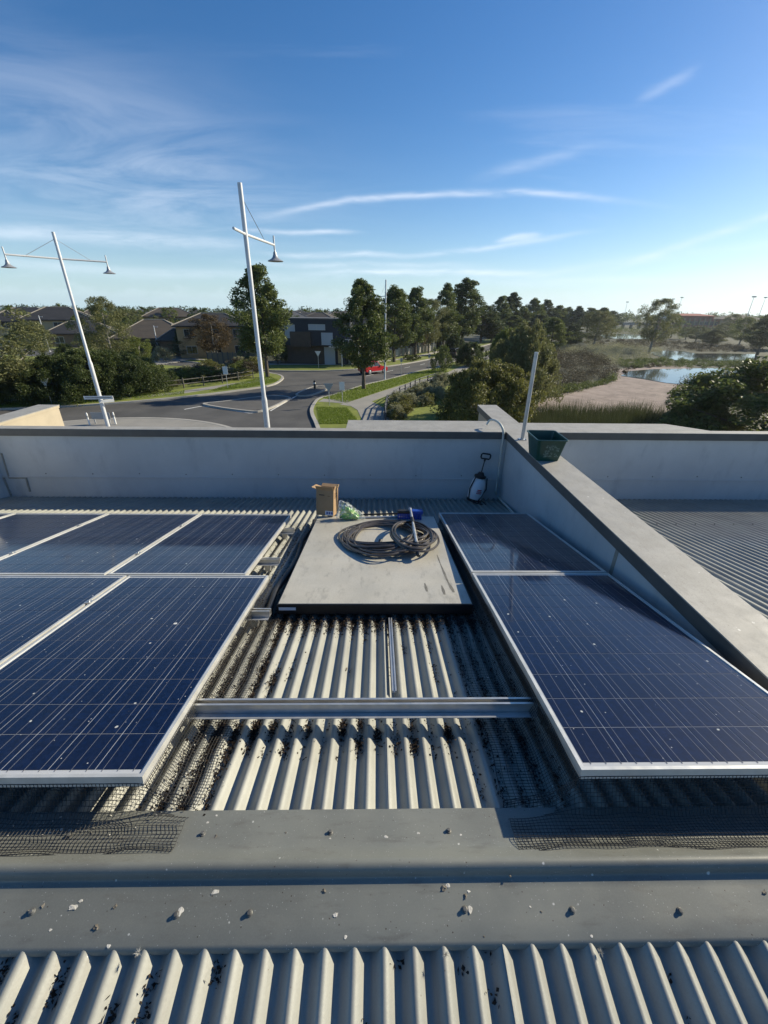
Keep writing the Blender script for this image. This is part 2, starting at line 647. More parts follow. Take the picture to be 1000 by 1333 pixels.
m_leaf_street = leaf_mat('leaf_street', (0.0577, 0.0823, 0.0245), (0.1638, 0.1966, 0.049), .38)
m_leaf_dark = leaf_mat('leaf_dark', (0.0318, 0.0512, 0.0148), (0.0961, 0.1221, 0.0296), .38)
m_leaf_gum = leaf_mat('leaf_gum', (0.0884, 0.1056, 0.04), (0.212, 0.212, 0.0802), .38)
m_leaf_olive = leaf_mat('leaf_olive', (0.0803, 0.0904, 0.0229), (0.2377, 0.2264, 0.0603), .38)
m_leaf_brown = leaf_mat('leaf_brown', (0.0715, 0.052, 0.0234), (0.1495, 0.104, 0.0468), .38)
m_leaf_grey = leaf_mat('leaf_grey', (0.1675, 0.1786, 0.1005), (0.3796, 0.3684, 0.2233), .38)
m_leaf_mid = leaf_mat('leaf_mid', (0.0686, 0.0968, 0.022), (0.1966, 0.2274, 0.0478), .38)
m_reed = leaf_mat('reed', (.045, .058, .020), (.105, .115, .045))
m_sedge = leaf_mat('sedge', (.052, .046, .026), (.115, .095, .055))
m_bark = M('bark', (.12, .095, .07), (.075, .06, .045), 3, .9, 0, .3, 12)
m_barkpale = M('pale_bark', (.36, .33, .28), (.22, .2, .165), 2, .85, 0, .2, 10)
m_tile_dark = M('dark_roof_tile', (.034, .034, .036), (.022, .022, .024), .5, .75, 0, .3, 3, stretch=(1, 1, 6))
m_tile_brown = M('brown_roof_tile', (.085, .070, .054), (.058, .048, .039), .5, .8, 0, .3, 3, stretch=(1, 1, 6))
m_tile_grey = M('grey_roof_tile', (.13, .13, .13), (.095, .095, .095), .5, .75, 0, .3, 3, stretch=(1, 1, 6))
m_ridge_tile = M('pale_ridge_tile', (.30, .27, .23), (.24, .22, .19), 2, .8)
m_brick_cream = M('cream_brick', (.55, .40, .22), (.48, .35, .19), 1.5, .85)
m_brick_brown = M('brown_brick', (.24, .155, .09), (.19, .125, .075), 1.5, .85)
m_brick_tan = M('tan_brick', (.46, .31, .165), (.39, .265, .14), 1.5, .85)
m_navy = M('navy_cladding', (.022, .028, .040), (.017, .022, .032), 1.2, .6)
m_winglass = M('window_glass', (.03, .035, .04), None, 1, .06, 0, spec=.8)
m_winframe = M('window_frame', (.55, .53, .48), None, 1, .6)
m_winlight = M('pale_blind', (.42, .44, .46), None, 1, .5)
m_fence = M('timber_fence', (.26, .20, .13), (.19, .145, .10), 1.8, .9, stretch=(1, 1, .15))
m_fence_grey = M('weathered_timber', (.14, .13, .115), (.10, .095, .085), 2.5, .9)
m_redroof = M('red_tile', (.36, .10, .065), (.29, .08, .055), .6, .8)
m_terra = M('terracotta_wall', (.42, .19, .13), (.36, .16, .11), .5, .85)
m_carred = M('red_car_paint', (.48, .012, .018), None, 1, .28, 0, coat=1.)
m_carblack = M('black_car_paint', (.012, .012, .014), None, 1, .28, 0, coat=1.)
m_tyre = M('tyre_rubber', (.012, .012, .012), None, 1, .8)
m_rim = M('alloy_rim', (.6, .6, .61), None, 1, .3, .7)
m_carglass = M('car_glass', (.012, .014, .016), None, 1, .05, 0, spec=.9)
m_tail = M('tail_lamp', (.4, .01, .01), None, 1, .25)
m_head = M('head_lamp', (.7, .7, .7), None, 1, .15)
m_signface = M('sign_white', (.72, .72, .70), None, 1, .5)
m_signback = M('sign_back', (.34, .35, .36), None, 1, .5, .3)

# ================================================================== THE SETTING


def xb(y):
    """foot of the street embankment, where the ground drops to the wetland"""
    return 9.6 + max(0.0, y - 40.0) * 0.31


WZ = -1.0
mb = MB()
ys = [-400, 0, 30, 40] + list(range(50, 260, 10)) + [320, 500, 900, 1400]
rows = []
for y in ys:
    b = xb(min(y, 400))
    rows.append([(-1400, y, 0), (-200, y, 0), (b - 1.5, y, 0), (b + 1, y, -.25), (b + 3, y, -.75), (b + 5, y, WZ), (b + 200, y, WZ), (1400, y, WZ)])
k = len(rows[0])
for r_ in rows:
    mb.v += r_
for i in range(len(ys) - 1):
    for j in range(k - 1):
        a = i * k + j
        mb.f.append((a, a + 1, a + k + 1, a + k))
tag(mb.build('ground', m_ground, fix=False), kind='structure')


def poly(name, mat, pts, z0, z1, kind='structure', parent=None):
    return tag(MB().slab([(p[0], p[1]) for p in pts], z0, z1).build(name, mat, parent), kind=kind)


poly('road', m_asphalt, [(-130, 12), (9, 12), (9, 50), (14, 62), (34, 108), (56, 150), (47, 154), (13, 92), (2, 76), (-12, 70), (-34, 80), (-74, 98), (-130, 116)], -.3, .006)

nk = [at(*p, .12) for p in ((240, 516), (330, 505), (352, 501), (362, 497), (368, 491.5), (364, 488), (355, 486), (333, 483), (240, 477))]
nkx = [Vector((-62, 31.5, 0)), Vector((-40, 34.6, 0)), Vector((-27.5, 37.6, 0))] + nk
west = nkx + [Vector((-75, 84, 0)), Vector((-128, 104, 0)), Vector((-128, 30, 0))]
poly('grass_verge', m_grass, west, -.3, .12)
lk = [at(*p, .12) for p in ((412, 551), (407, 540), (406, 532), (410, 524), (417, 518), (437, 513), (474, 501), (508, 493), (544, 483), (570, 478), (593, 470))]
lkx = [Vector((-3.6, 27, 0))] + lk + [Vector((31, 112, 0)), Vector((50, 150, 0))]
east = lkx + [Vector((54, 148, 0)), Vector((xb(108) - 1.2, 108, 0)), Vector((xb(78) - 1, 78, 0)), Vector((xb(60) - 1, 60, 0)), Vector((8.6, 42, 0)), Vector((8.4, 20, 0)), Vector((-3, 20, 0))]
poly('grass_verge', m_grass, east, -.4, .12)
uk = [at(*p, .12) for p in ((240, 470), (300, 476.5), (344, 481.5), (406, 482.5), (440, 481.5), (466, 480), (500, 477), (545, 470), (600, 458))]
ukx = [Vector((-126, 118, 0)), Vector((-72, 96, 0))] + uk + [Vector((46, 154, 0))]
north = ukx + [Vector((43, 158, 0)), Vector((12, 100, 0)), Vector((0, 84, 0)), Vector((-8, 74, 0)), Vector((-17, 70.5, 0)), Vector((-34, 80, 0)), Vector((-74, 101, 0)), Vector((-126, 124, 0))]
poly('grass_verge', m_grass, north, -.3, .12)


def kerb(pts, closed=False, w=.3, name='kerb', z=.145):
    mb = MB()
    P = [Vector((p[0], p[1], 0)) for p in pts]
    # round the corners a little
    Q = []
    n = len(P)
    for i in range(n if closed else n - 1):
        p0, p1, p2, p3 = P[(i - 1) % n] if (closed or i > 0) else P[i], P[i], P[(i + 1) % n], P[(i + 2) % n] if (closed or i + 2 < n) else P[(i + 1) % n]
        for t in (0, .25, .5, .75):
            Q.append(.5 * ((2 * p1) + (-p0 + p2) * t + (2 * p0 - 5 * p1 + 4 * p2 - p3) * t * t + (-p0 + 3 * p1 - 3 * p2 + p3) * t ** 3))
    if not closed:
        Q.append(P[-1])
    n = len(Q)
    for i in range(n):
        a = Q[(i - 1) % n] if (closed or i > 0) else Q[i]
        b = Q[(i + 1) % n] if (closed or i < n - 1) else Q[i]
        t = (b - a).normalized()
        s_ = Vector((-t.y, t.x, 0)) * w / 2
        for q in (Q[i] - s_, Q[i] + s_):
            mb.v.append((q.x, q.y, -.05))
            mb.v.append((q.x, q.y, z))
    for i in range(n if closed else n - 1):
        a, b = 4 * i, 4 * ((i + 1) % n)
        mb.f += [(a, b, b + 1, a + 1), (a + 1, b + 1, b + 3, a + 3), (a + 3, b + 3, b + 2, a + 2)]
    return tag(mb.build(name, m_conc), kind='structure')


kerb(nkx)
kerb(lkx)
kerb(ukx)


def strip(name, mat, pts, w, z0, z1):
    mb = MB()
    P = [Vector((p[0], p[1], 0)) for p in pts]
    n = len(P)
    for i in range(n):
        t = (P[min(i + 1, n - 1)] - P[max(i - 1, 0)]).normalized()
        s_ = Vector((-t.y, t.x, 0)) * w / 2
        for q in (P[i] - s_, P[i] + s_):
            mb.v += [(q.x, q.y, z0), (q.x, q.y, z1)]
    for i in range(n - 1):
        a, b = 4 * i, 4 * i + 4
        mb.f += [(a, b, b + 1, a + 1), (a + 1, b + 1, b + 3, a + 3), (a + 3, b + 3, b + 2, a + 2)]
    mb.f += [(0, 1, 3, 2), (4 * n - 4, 4 * n - 2, 4 * n - 1, 4 * n - 3)]
    return tag(mb.build(name, mat), kind='structure')


strip('footpath', m_path, [at(*p, .12) for p in ((452, 528), (475, 521), (510, 509), (545, 498), (585, 487.5))] + [Vector((20, 82, 0)), Vector((33, 110, 0))], 1.7, .05, .130)
strip('footpath', m_path, [at(*p, .12) for p in ((418, 521), (436, 522), (456, 524))], 1.5, .05, .134)
strip('footpath', m_path, [at(*p, .12) for p in ((466, 523), (484, 533), (492, 546))] + [Vector((-.2, 28, 0)), Vector((-.4, 22, 0))], 2.6, .05, .138)
strip('footpath', m_path, [(-62, 36.5, 0), (-33, 39.6, 0)] + [at(*p, .12) for p in ((60, 525), (150, 519), (235, 511), (300, 501), (330, 497), (350, 492))], 1.5, .05, .130)
strip('footpath', m_conc, [at(*p, .12) for p in ((240, 466.5), (344, 474), (440, 474.5), (470, 473))] + [Vector((6, 82, 0)), Vector((16, 102, 0))], 1.4, .05, .130)
strip('driveway', m_path, [at(*p, .12) for p in ((165, 477), (215, 470), (262, 461))], 5.5, .05, .134)
# splitter islands and roundabout
isl = [at(*p, .12) for p in ((266, 526), (290, 522.5), (352, 515), (376, 517), (372, 521), (345, 533), (322, 534.5))]
poly('traffic_island', m_isl, isl, 0, .13)
kerb(isl, True, .22)
isl2 = [at(*p, .12) for p in ((386, 513), (409, 503), (424, 503), (426, 506), (404, 514))]
poly('traffic_island', m_isl, isl2, 0, .13)
kerb(isl2, True, .22)
ring = [(-18.5 + 11.5 * math.cos(a), 21.8 + 11.5 * math.sin(a), 0) for a in np.linspace(0, 2 * math.pi, 40, endpoint=False)]
poly('roundabout', m_path, ring, 0, .10)
kerb(ring, True, .3, z=.115)


def paint(pts, w=.14):
    for i in range(len(pts) - 1):
        strip('lane_marking', m_paint, [pts[i], pts[i + 1]], w, .004, .011)


paint([at(*p) for p in ((240, 533), (264, 528.5), (326, 538), (350, 534))])
paint([at(*p) for p in ((352, 535), (378, 520), (388, 514.5))])
paint([at(*p) for p in ((398, 516), (428, 506.5))])
for i in range(9):
    a = Vector((-1.5 + i * 2.9, 59 + i * 4.6, 0))
    paint([a, a + Vector((.95, 1.6, 0))], .12)

# --- wetland: mud flat and open water
mud = [at(*p, WZ) for p in ((655, 540), (690, 527), (705, 518), (750, 508), (792, 500), (805, 490), (800, 482), (830, 477), (880, 476), (900, 479), (880, 486), (870, 494), (900, 499), (910, 506), (900, 520), (880, 535), (830, 545))]
poly('mud_flat', m_mud, mud, WZ - .3, WZ + .05)
m_water, nt, o_ = new_mat('pond_water')
b_ = nt.nodes.new('ShaderNodeBsdfPrincipled')
b_.inputs['Base Color'].default_value = (.045, .05, .045, 1)
b_.inputs['Roughness'].default_value = .04
b_.inputs['IOR'].default_value = 1.33
bp_ = nt.nodes.new('ShaderNodeBump')
bp_.inputs['Strength'].default_value = .12
bp_.inputs['Distance'].default_value = .05
nt.links.new(nnoise(nt, wpos(nt), 1.3, 4, .5, (1, .5, 1)), bp_.inputs['Height'])
nt.links.new(bp_.outputs[0], b_.inputs['Normal'])
nt.links.new(b_.outputs[0], o_.inputs[0])
for pl in (((808, 489), (820, 483), (850, 480.5), (905, 479.5), (945, 479), (985, 481), (975, 490), (945, 500), (910, 502), (868, 498.5), (840, 493.5)),
           ((842, 459), (868, 456), (890, 457), (905, 460), (940, 460), (985, 461), (985, 470), (915, 469), (885, 470), (868, 466)),
           ((780, 436), (800, 434.3), (830, 436), (870, 438), (865, 441.5), (790, 441))):
    poly('water', m_water, [at(*p, WZ + .1) for p in pl], WZ - .2, WZ + .10)

# ================================================================== THE BUILDING UNDER OUR FEET
bld = empty('commercial_building', (0, 0, 0))
tag(bld, 'grey building with corrugated metal roof, ridge capping and clad parapets that carries the solar panels', 'building')
MB().box(-5.6, 10.2, -5.0, 5.50, 0, 5.2).build('outer_wall', m_wallout, bld)
PW_Y = 5.56


def corr_mesh(name, n, pitch, A, y0, y1, rows=2):
    mb = MB()
    seg = 14
    m_ = n * seg + 5
    for r_ in range(rows):
        y = y0 + (y1 - y0) * r_ / (rows - 1)
        for i in range(m_):
            x = i * pitch / seg
            c = math.cos(2 * math.pi * i / seg)
            mb.v.append((x, y, -2 * A + 2 * A * ((1 + c) / 2) ** 1.0))
    for r_ in range(rows - 1):
        for i in range(m_ - 1):
            a = r_ * m_ + i
            mb.f.append((a, a + 1, a + m_ + 1, a + m_))
    me = mb.mesh(name, m_roof, True, False)
    return me


def screw_mesh(mat):
    mb = MB()
    mb.lathe([(.0085, 0), (.0085, .002), (.0072, .0032), (.0055, .0034), (.0055, .0075), (.0048, .0088), (.0022, .0090)], 12)
    return mb.mesh('screw', mat, True)


m_scr = M('weathered_screw', (.17, .17, .16), (.10, .095, .085), 90, .5, .3)
me_screw = screw_mesh(m_scr)


PF, PN = .0762, .0805
L_far = (PW_Y - .02 - RIDGE_Y) / cS
me_far = corr_mesh('roof_sheet', 10, PF, .0155, 0.0, L_far, 2)
me_near = corr_mesh('roof_sheet', 10, PN, .0165, -4.2, 0.0, 2)
me_far4 = corr_mesh('roof_sheet', 3, PF, .0155, 0.0, L_far, 2)
me_near4 = corr_mesh('roof_sheet', 8, PN, .0165, -4.2, 0.0, 2)
X0 = -5.31 + .022
for i in range(9):
    link('roof_sheet', me_far, bld, (X0 + i * 10 * PF, RIDGE_Y, RIDGE_Z + .0012 * (i % 2)), (-SL, 0, 0))
link('roof_sheet', me_far4, bld, (X0 + 90 * PF, RIDGE_Y, RIDGE_Z + .0012), (-SL, 0, 0))
for i in range(8):
    link('roof_sheet', me_near, bld, (X0 + i * 10 * PN, RIDGE_Y, RIDGE_Z + .0012 * (i % 2)), (SL, 0, 0))
link('roof_sheet', me_near4, bld, (X0 + 80 * PN, RIDGE_Y, RIDGE_Z), (SL, 0, 0))
me_fr = corr_mesh('roof_sheet', 10, PF, .0085, 0.0, L_far, 2)
for i in range(10):
    link('roof_sheet', me_fr, bld, (2.075 + i * 10 * PF, RIDGE_Y, RIDGE_Z + .0012 * (i % 2)), (-SL, 0, 0))
    link('roof_sheet', me_near, bld, (2.075 + i * 10 * PN, RIDGE_Y, RIDGE_Z + .0012 * (i % 2)), (SL, 0, 0))


for k_ in range(14):
    link('screw', me_screw, bld, (2.075 + (4 + 3 * k_) * PF, 4.25, zfar(4.25) + .001), (-SL, 0, 0))


def zcap(y):
    return min(zfar(y), znear(y)) + .004


cp = [(.8335, -.012), (.8335, .0), (.80, 0), (.74, 0), (.722, .0005), (.710, .003), (.698, .0075), (.686, .0135), (.675, .020), (.665, .0255), (.656, .029), (.648, .030), (.641, .0275), (.636, .0225), (.6325, .0155), (.6305, .008), (.6295, .003), (.625, .0), (.60, 0), (.54, 0), (.497, 0), (.492, -.002), (.487, -.007), (.4845, -.016)]
topl = [(y, zcap(y) + d) for y, d in cp]
botl = [(y + (.0012 if y < .65 else -.0012), z - .0012) for y, z in topl]
ridge = MB().extrude(topl + botl[::-1], -5.29, 1.785).build('ridge_capping', m_cap, bld, True)
MB().extrude(topl + botl[::-1], 2.085, 9.6).build('ridge_capping', m_cap, bld, True)


for (px, py) in ((885, 1186), (605, 1184), (230, 1191), (42, 1187), (325, 1189), (745, 1185)):
    v = ray(px, py)
    nn = Vector((0, -sS, cS))
    t = nn.dot(Vector((0, RIDGE_Y, RIDGE_Z + .004 - CAMZ))) / nn.dot(v)
    link('screw', me_screw, ridge, Vector((v.x * t, v.y * t, CAMZ + v.z * t)), (SL, 0, 0))
for (px, py) in ((584, 1082), (264, 1086), (430, 1084), (745, 1080), (90, 1089)):
    p = atroof(px, py, .146)
    link('screw', me_screw, ridge, p, (-SL, 0, 0))

# --- parapets
ZT = 6.535


def wall_box(name, mat, *b, parent=bld, bevel=0):
    return MB().box(*b).build(name, mat, parent, bevel=bevel)


wall_box('parapet_wall', m_clad, -5.30, 1.80, 5.565, 5.635, 4.8, 6.50)
wall_box('parapet_wall', m_clad, 2.07, 10.0, 5.565, 5.635, 4.8, 6.50)
for (xa, xc) in ((-5.298, 1.799), (2.071, 10.0)):
    up_ = wall_box('cladding_sheet', m_clad, xa, xc, 5.554, 5.564, 5.832, 6.47)
    wall_box('cladding_sheet', m_clad, xa, xc, 5.559, 5.5645, 5.40, 5.83)
    # turned lower hem of the upper sheet
    wall_box('hem', m_clad, xa, xc, 5.5415, 5.5535, 5.826, 5.838, parent=bld)
    x = xa + .62
    while x < xc - .15:
        link('screw', me_screw, up_, (x, 5.5535, 5.885 + random.uniform(-.006, .006)), (R(90), 0, 0))
        x += .655
# narrow capping and the two wide pieces behind it
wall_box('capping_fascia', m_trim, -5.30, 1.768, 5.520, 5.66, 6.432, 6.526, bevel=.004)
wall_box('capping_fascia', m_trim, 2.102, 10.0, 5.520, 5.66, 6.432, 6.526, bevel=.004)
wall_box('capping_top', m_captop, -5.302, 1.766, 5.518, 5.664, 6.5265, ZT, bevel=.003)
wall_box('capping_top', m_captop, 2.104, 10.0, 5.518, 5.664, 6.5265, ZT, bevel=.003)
wall_box('pier', m_wallout, -.40, 1.79, 5.67, 6.11, 0, 6.43)
wall_box('capping_fascia', m_trim, -.42, 1.767, 5.665, 6.13, 6.432, 6.526)
wall_box('capping_top', m_captop, -.43, 1.766, 5.666, 6.145, 6.5265, ZT - .0005, bevel=.003)
wp = [(2.104, 5.666), (4.70, 5.666), (4.30, 6.05), (2.104, 6.05)]
MB().slab(wp, 6.5265, ZT - .0005).build('capping_top', m_captop, bld)
MB().slab([(2.104, 5.668), (4.68, 5.668), (4.28, 6.035), (2.104, 6.035)], 6.432, 6.526).build('capping_fascia', m_trim, bld)
wall_box('pier', m_wallout, 2.1, 4.3, 5.67, 6.02, 0, 6.43)
# dividing wall, running on beyond the front parapet
wall_box('dividing_wall', m_clad, 1.80, 2.07, -4.8, 5.90, 4.8, 6.50)
wall_box('blade_wall', m_render, 1.803, 2.067, 5.905, 7.31, 0, 6.50)
wall_box('capping_fascia', m_trim, 1.77, 2.10, -4.8, 7.335, 6.434, 6.526, bevel=.004)
dv_top = MB()
ny = 26
for i in range(ny + 1):
    y = -4.8 + (7.338 + 4.8) * i / ny
    w_ = random.uniform(-.002, .002)
    for x, z in ((1.767 + w_, 6.5268), (1.767 + w_, ZT), (2.103 + w_, ZT + .001 * math.sin(i)), (2.103 + w_, 6.5268)):
        dv_top.v.append((x, y, z))
for i in range(ny):
    a = 4 * i
    for j in range(4):
        dv_top.f.append((a + j, a + (j + 1) % 4, a + 4 + (j + 1) % 4, a + 4 + j))
dv_top.f += [(0, 1, 2, 3), (4 * ny + 3, 4 * ny + 2, 4 * ny + 1, 4 * ny)]
dv_top.build('capping_top', m_captop, bld)
MB().box(1.797, 1.7995, 2.60, 2.64, 6.20, 6.434).build('sealant_joint', m_seal, bld, rot=None)
# left party wall
wall_box('party_wall', m_clad, -5.63, -5.302, -4.8, 5.66, 4.8, 6.50)
wall_box('blade_wall', m_render, -5.63, -5.306, 5.665, 7.02, 0, 6.49)
wall_box('capping_fascia', m_render, -5.640, -5.298, -4.8, 7.035, 6.49, 6.526)
wall_box('capping_top', m_captop, -5.645, -5.294, -4.8, 7.045, 6.5265, ZT + .0015)
for (p, q) in (((2, 590), (12, 622)), ((12, 622), (34, 622)), ((34, 622), (39, 640)), ((4, 622), (9, 645))):
    a, b = aty(*p, 5.551), aty(*q, 5.551)
    a.x, b.x = max(a.x, -5.29), max(b.x, -5.29)
    MB().tube([a, b], .012, 6).build('sealant_joint', m_seal, bld)

# ================================================================== SOLAR PANELS
PL_L, PL_W, PT = 1.65, .99, .040
CP = .1585


def build_panel_meshes():
    d = {}
    mb = MB()
    lip = .013
    for (x0, x1, y0, y1) in ((0, PL_W, 0, lip), (0, PL_W, PL_L - lip, PL_L), (0, lip, lip, PL_L - lip), (PL_W - lip, PL_W, lip, PL_L - lip)):
        mb.box(x0, x1, y0, y1, 0, PT)
    d['frame'] = mb.mesh('frame', m_frame)
    mb = MB().box(lip, PL_W - lip, lip, PL_L - lip, .030, .0345)
    d['backsheet'] = mb.mesh('backsheet', m_back)
    mb = MB().box(0, .1550, 0, .1558, 0, .0012)
    d['cell'] = mb.mesh('solar_cell', m_cell)
    mb = MB()
    x_off = (PL_W - 6 * CP) / 2
    y_off = (PL_L - 10 * CP) / 2
    for c in range(6):
        for k_ in range(3):
            x = x_off + c * CP + CP * (k_ + .5) / 3
            mb.box(x - .0009, x + .0009, y_off - .006, PL_L - y_off + .006, .0352, .03605)
    d['busbar'] = mb.mesh('busbar', m_bus)
    mb = MB().box(-.02, .02, -.018, .018, 0, .004).box(-.004, .004, -.018, .018, -.03, 0)
    mb.lathe([(.007, .004), (.007, .010), (.005, .011)], 8)
    d['clamp'] = mb.mesh('mid_clamp', m_alu)
    return d


PM = build_panel_meshes()


def panel(org, label, group=None, clampx=()):
    """org: near left top corner of the frame (world)"""
    base = Vector(org) - NV * PT
    t = empty('solar_module', base, rot=(-SL, 0, 0))
    tag(t, label, 'solar panel', group)
    link('frame', PM['frame'], t)
    link('backsheet', PM['backsheet'], t)
    x_off = (PL_W - 6 * CP) / 2 + (CP - .1550) / 2
    y_off = (PL_L - 10 * CP) / 2 + (CP - .1558) / 2
    for r_ in range(10):
        for c in range(6):
            link('solar_cell', PM['cell'], t, (x_off + c * CP, y_off + r_ * CP, .0344))
    tag(link('busbar', PM['busbar'], t), kind='stuff')
    for x, y in clampx:
        link('mid_clamp', PM['clamp'], t, (x, y, PT + .0005))
    return t


GAP = .02
LO = Vector((-.77768, .86178, CAMZ - 1.40417))       # near right corner of the left array
RO = Vector((.69130, .85640, CAMZ - 1.37602))        # near left corner of the right pair
XV = Vector((1, 0, 0))
cl = [(PL_W + GAP / 2, .40), (PL_W + GAP / 2, 1.24)]
panel(LO - XV * PL_W, 'blue solar panel of the left front row beside the open gap with the loose rail', None, [(-GAP / 2, .40), (-GAP / 2, 1.24)])
panel(LO - XV * (2 * PL_W + GAP), 'blue solar panel of the left front row next to the party wall side')
BO = LO + DV * (PL_L + GAP) + XV * -.1703
bl = ['blue solar panel of the left back row beside the frosted collector', 'blue solar panel second from the frosted collector in the left back row',
      'blue solar panel third from the frosted collector in the left back row', 'blue solar panel fourth from the frosted collector, by the party wall']
for i in range(4):
    panel(BO - XV * (PL_W + i * (PL_W + GAP)), bl[i], None, [(-GAP / 2, .42), (-GAP / 2, 1.2)] if i < 3 else [])
panel(RO, 'blue solar panel against the dividing wall, nearer the ridge capping')
panel(RO + DV * (PL_L + GAP), 'blue solar panel against the dividing wall, nearer the pump sprayer')


# --- mounting rails (local frame like the panels')
def rail(x0, x1, v, label, lift=0.0, ref=LO, group='mounting rails under the panels'):
    """channel rail across the slope; v = distance down slope from the panels' near edge"""
    o = ref + DV * v - NV * (PT + .0015)
    t = empty('mounting_rail', (0, o.y, o.z), rot=(-SL, 0, 0))
    tag(t, label, 'rail', group)
    # channel with two lips and a foot flange towards the ridge
    prof = [(-.021, -.040), (-.021, 0), (-.010, 0), (-.010, -.004), (-.017, -.006), (-.017, -.034), (.017, -.034), (.017, -.006), (.010, -.004), (.010, 0), (.021, 0), (.021, -.040)]
    MB().extrude(prof, x0, x1).build('channel', m_alu, t)
    MB().extrude([(-.052, -.0445), (-.052, -.0415), (.021, -.0415), (.021, -.0445)], x0 + .004, x1 - .004).build('foot_flange', m_galv, t)
    return t


def rail_feet(t, xs):
    for x in xs:
        MB().box(x - .02, x + .02, -.02, .03, -.108, -.0455).build('foot_bracket', m_alu, t)


r0 = rail(-2.72, .70, .405, 'long aluminium rail bridging the open gap across the bare corrugated roof', group=None)
rail_feet(r0, (-2.2, -1.2, -.84))
for (v, x1, lb) in ((1.22, -.66, 'short projecting end of aluminium rail beside the near corner of the collector'),
                    (PL_L + GAP + .42, -.80, 'aluminium rail end projecting from the back row halfway along the collector'),
                    (PL_L + GAP + 1.25, -.84, 'aluminium rail end projecting from the back row near the cardboard box')):
    rail_feet(rail(-3.4, x1, v, lb, group=None), (-2.6, -1.6, x1 - .1))
for (v, lb) in ((.405, 'aluminium rail under the near right panel'), (1.22, 'aluminium rail under the far edge of the near right panel'), (PL_L + GAP + .42, 'aluminium rail under the near half of the far right panel'), (PL_L + GAP + 1.25, 'aluminium rail under the far half of the far right panel')):
    rail_feet(rail(.705, 1.70, v, lb, ref=RO, group=None), (.85, 1.55))
# loose strap lying along the slope in the gap
p0, p1 = atroof(508, 806, .150), atroof(513.5, 902, .150)
t = empty('metal_strap', p1)
tag(t, 'narrow galvanised strap lying along the corrugations below the collector', 'metal strap')
mb = MB()
q = p0 - p1
mb.extrude([(-.011, .0), (-.011, .014), (-.004, .014), (-.004, .003), (.004, .003), (.004, .014), (.011, .014), (.011, .0)], 0, 1, 'y')
mb.v = [(v[0] + q.x * v[1], q.y * v[1], q.z * v[1] + v[2] + .001) for v in mb.v]
mb.build('strap', m_galv, t)

# ================================================================== FROSTED FLAT COLLECTOR
cA, cB = Vector((-.005, 2.150, CAMZ - 1.716)), Vector((-.005, 4.045, CAMZ - 2.022))
CD = (cB - cA)
CL = CD.length
c_ang = math.atan2(CD.z, CD.y)
HW = .640
col = empty('solar_collector', cA, rot=(c_ang, 0, 0))
tag(col, 'flat frosted grey collector in a black frame between the two sets of solar panels', 'solar collector')
fr = MB()
T = .072
for b in ((-HW, HW, 0, .035), (-HW, HW, CL - .035, CL)):
    fr.box(b[0], b[1], b[2], b[3], -T, -.002)
for s_ in (-1, 1):
    fr.box(min(s_ * HW, s_ * (HW - .035)), max(s_ * HW, s_ * (HW - .035)), .035, CL - .035, -T, -.002)
fr.build('frame', m_dkmetal, col, bevel=.003)
MB().box(-HW + .009, HW - .009, .007, CL - .008, -.0018, .0035).build('glazing', m_frost, col, bevel=.0015)
MB().box(-HW + .01, HW - .01, .01, CL - .01, -T + .01, -T + .02).build('base_tray', m_dkmetal, col)
MB().box(-HW + .0, -HW + .11, -.0035, -.001, -.040, -.020).build('sticker', m_sticker, col, loc=(.012, 0, 0))
for s_ in (-1, 1):
    for y in (.25, CL - .3):
        MB().box(s_ * .5 - .02, s_ * .5 + .02, y - .03, y + .03, -T - .078, -T).build('foot_bracket', m_alu, col)


def at_col(px, py, h=0.0):
    """point on the collector glass"""
    n = Vector((0, -math.sin(c_ang), math.cos(c_ang)))
    v = ray(px, py)
    c = n.dot(cA + n * (.0035 + h) - Vector((0, 0, CAMZ)))
    t = c / n.dot(v)
    return Vector((v.x * t, v.y * t, CAMZ + v.z * t))


CN = Vector((0, -math.sin(c_ang), math.cos(c_ang)))
CY = Vector((0, math.cos(c_ang), math.sin(c_ang)))
m_drip = M('dark_drip_stain', (.13, .12, .095), (.20, .185, .15), 30, .5)
for (x0, y0, x1, y1, w_) in ((553, 759, 556, 770, .010), (575, 762, 579, 774, .011), (569, 722, 573, 733, .006), (573, 733, 583, 757, .009), (583, 757, 591, 771, .012)):
    a_, b_2 = at_col(x0, y0, .0006), at_col(x1, y1, .0006)
    d_ = (b_2 - a_).normalized()
    s_ = Vector((-d_.y, d_.x, 0)).normalized() * w_
    V = [a_ - s_ * .35, a_ + s_ * .35, a_.lerp(b_2, .6) + s_, b_2 + s_ * .6, b_2 - s_ * .6, a_.lerp(b_2, .6) - s_]
    Mi = (Matrix.Translation(cA) @ Matrix.Rotation(c_ang, 4, 'X')).inverted()
    MB().add([Mi @ v for v in V], [(0, 1, 2, 5), (5, 2, 3, 4)]).build('drip_mark', m_drip, col)
# black insulated pipe along the collector's left side
mb = MB()
pts = [Vector((-.70, 2.10, zfar(2.1) + .035))] + [Vector((-.705 - .02 * math.sin(i * 1.3), 2.2 + i * .22, zfar(2.2 + i * .22) + .04 + .006 * math.sin(i * 2.1))) for i in range(9)] + [Vector((-.72, 4.25, zfar(4.25) + .03))]
mb.tube(pts, .022, 10)
o = mb.build('insulated_pipe', m_black, None, True)
tag(o, 'black insulated pipe on the roof between left back panels and collector', 'pipe')

# ================================================================== THINGS ON THE ROOF
RA = .0155


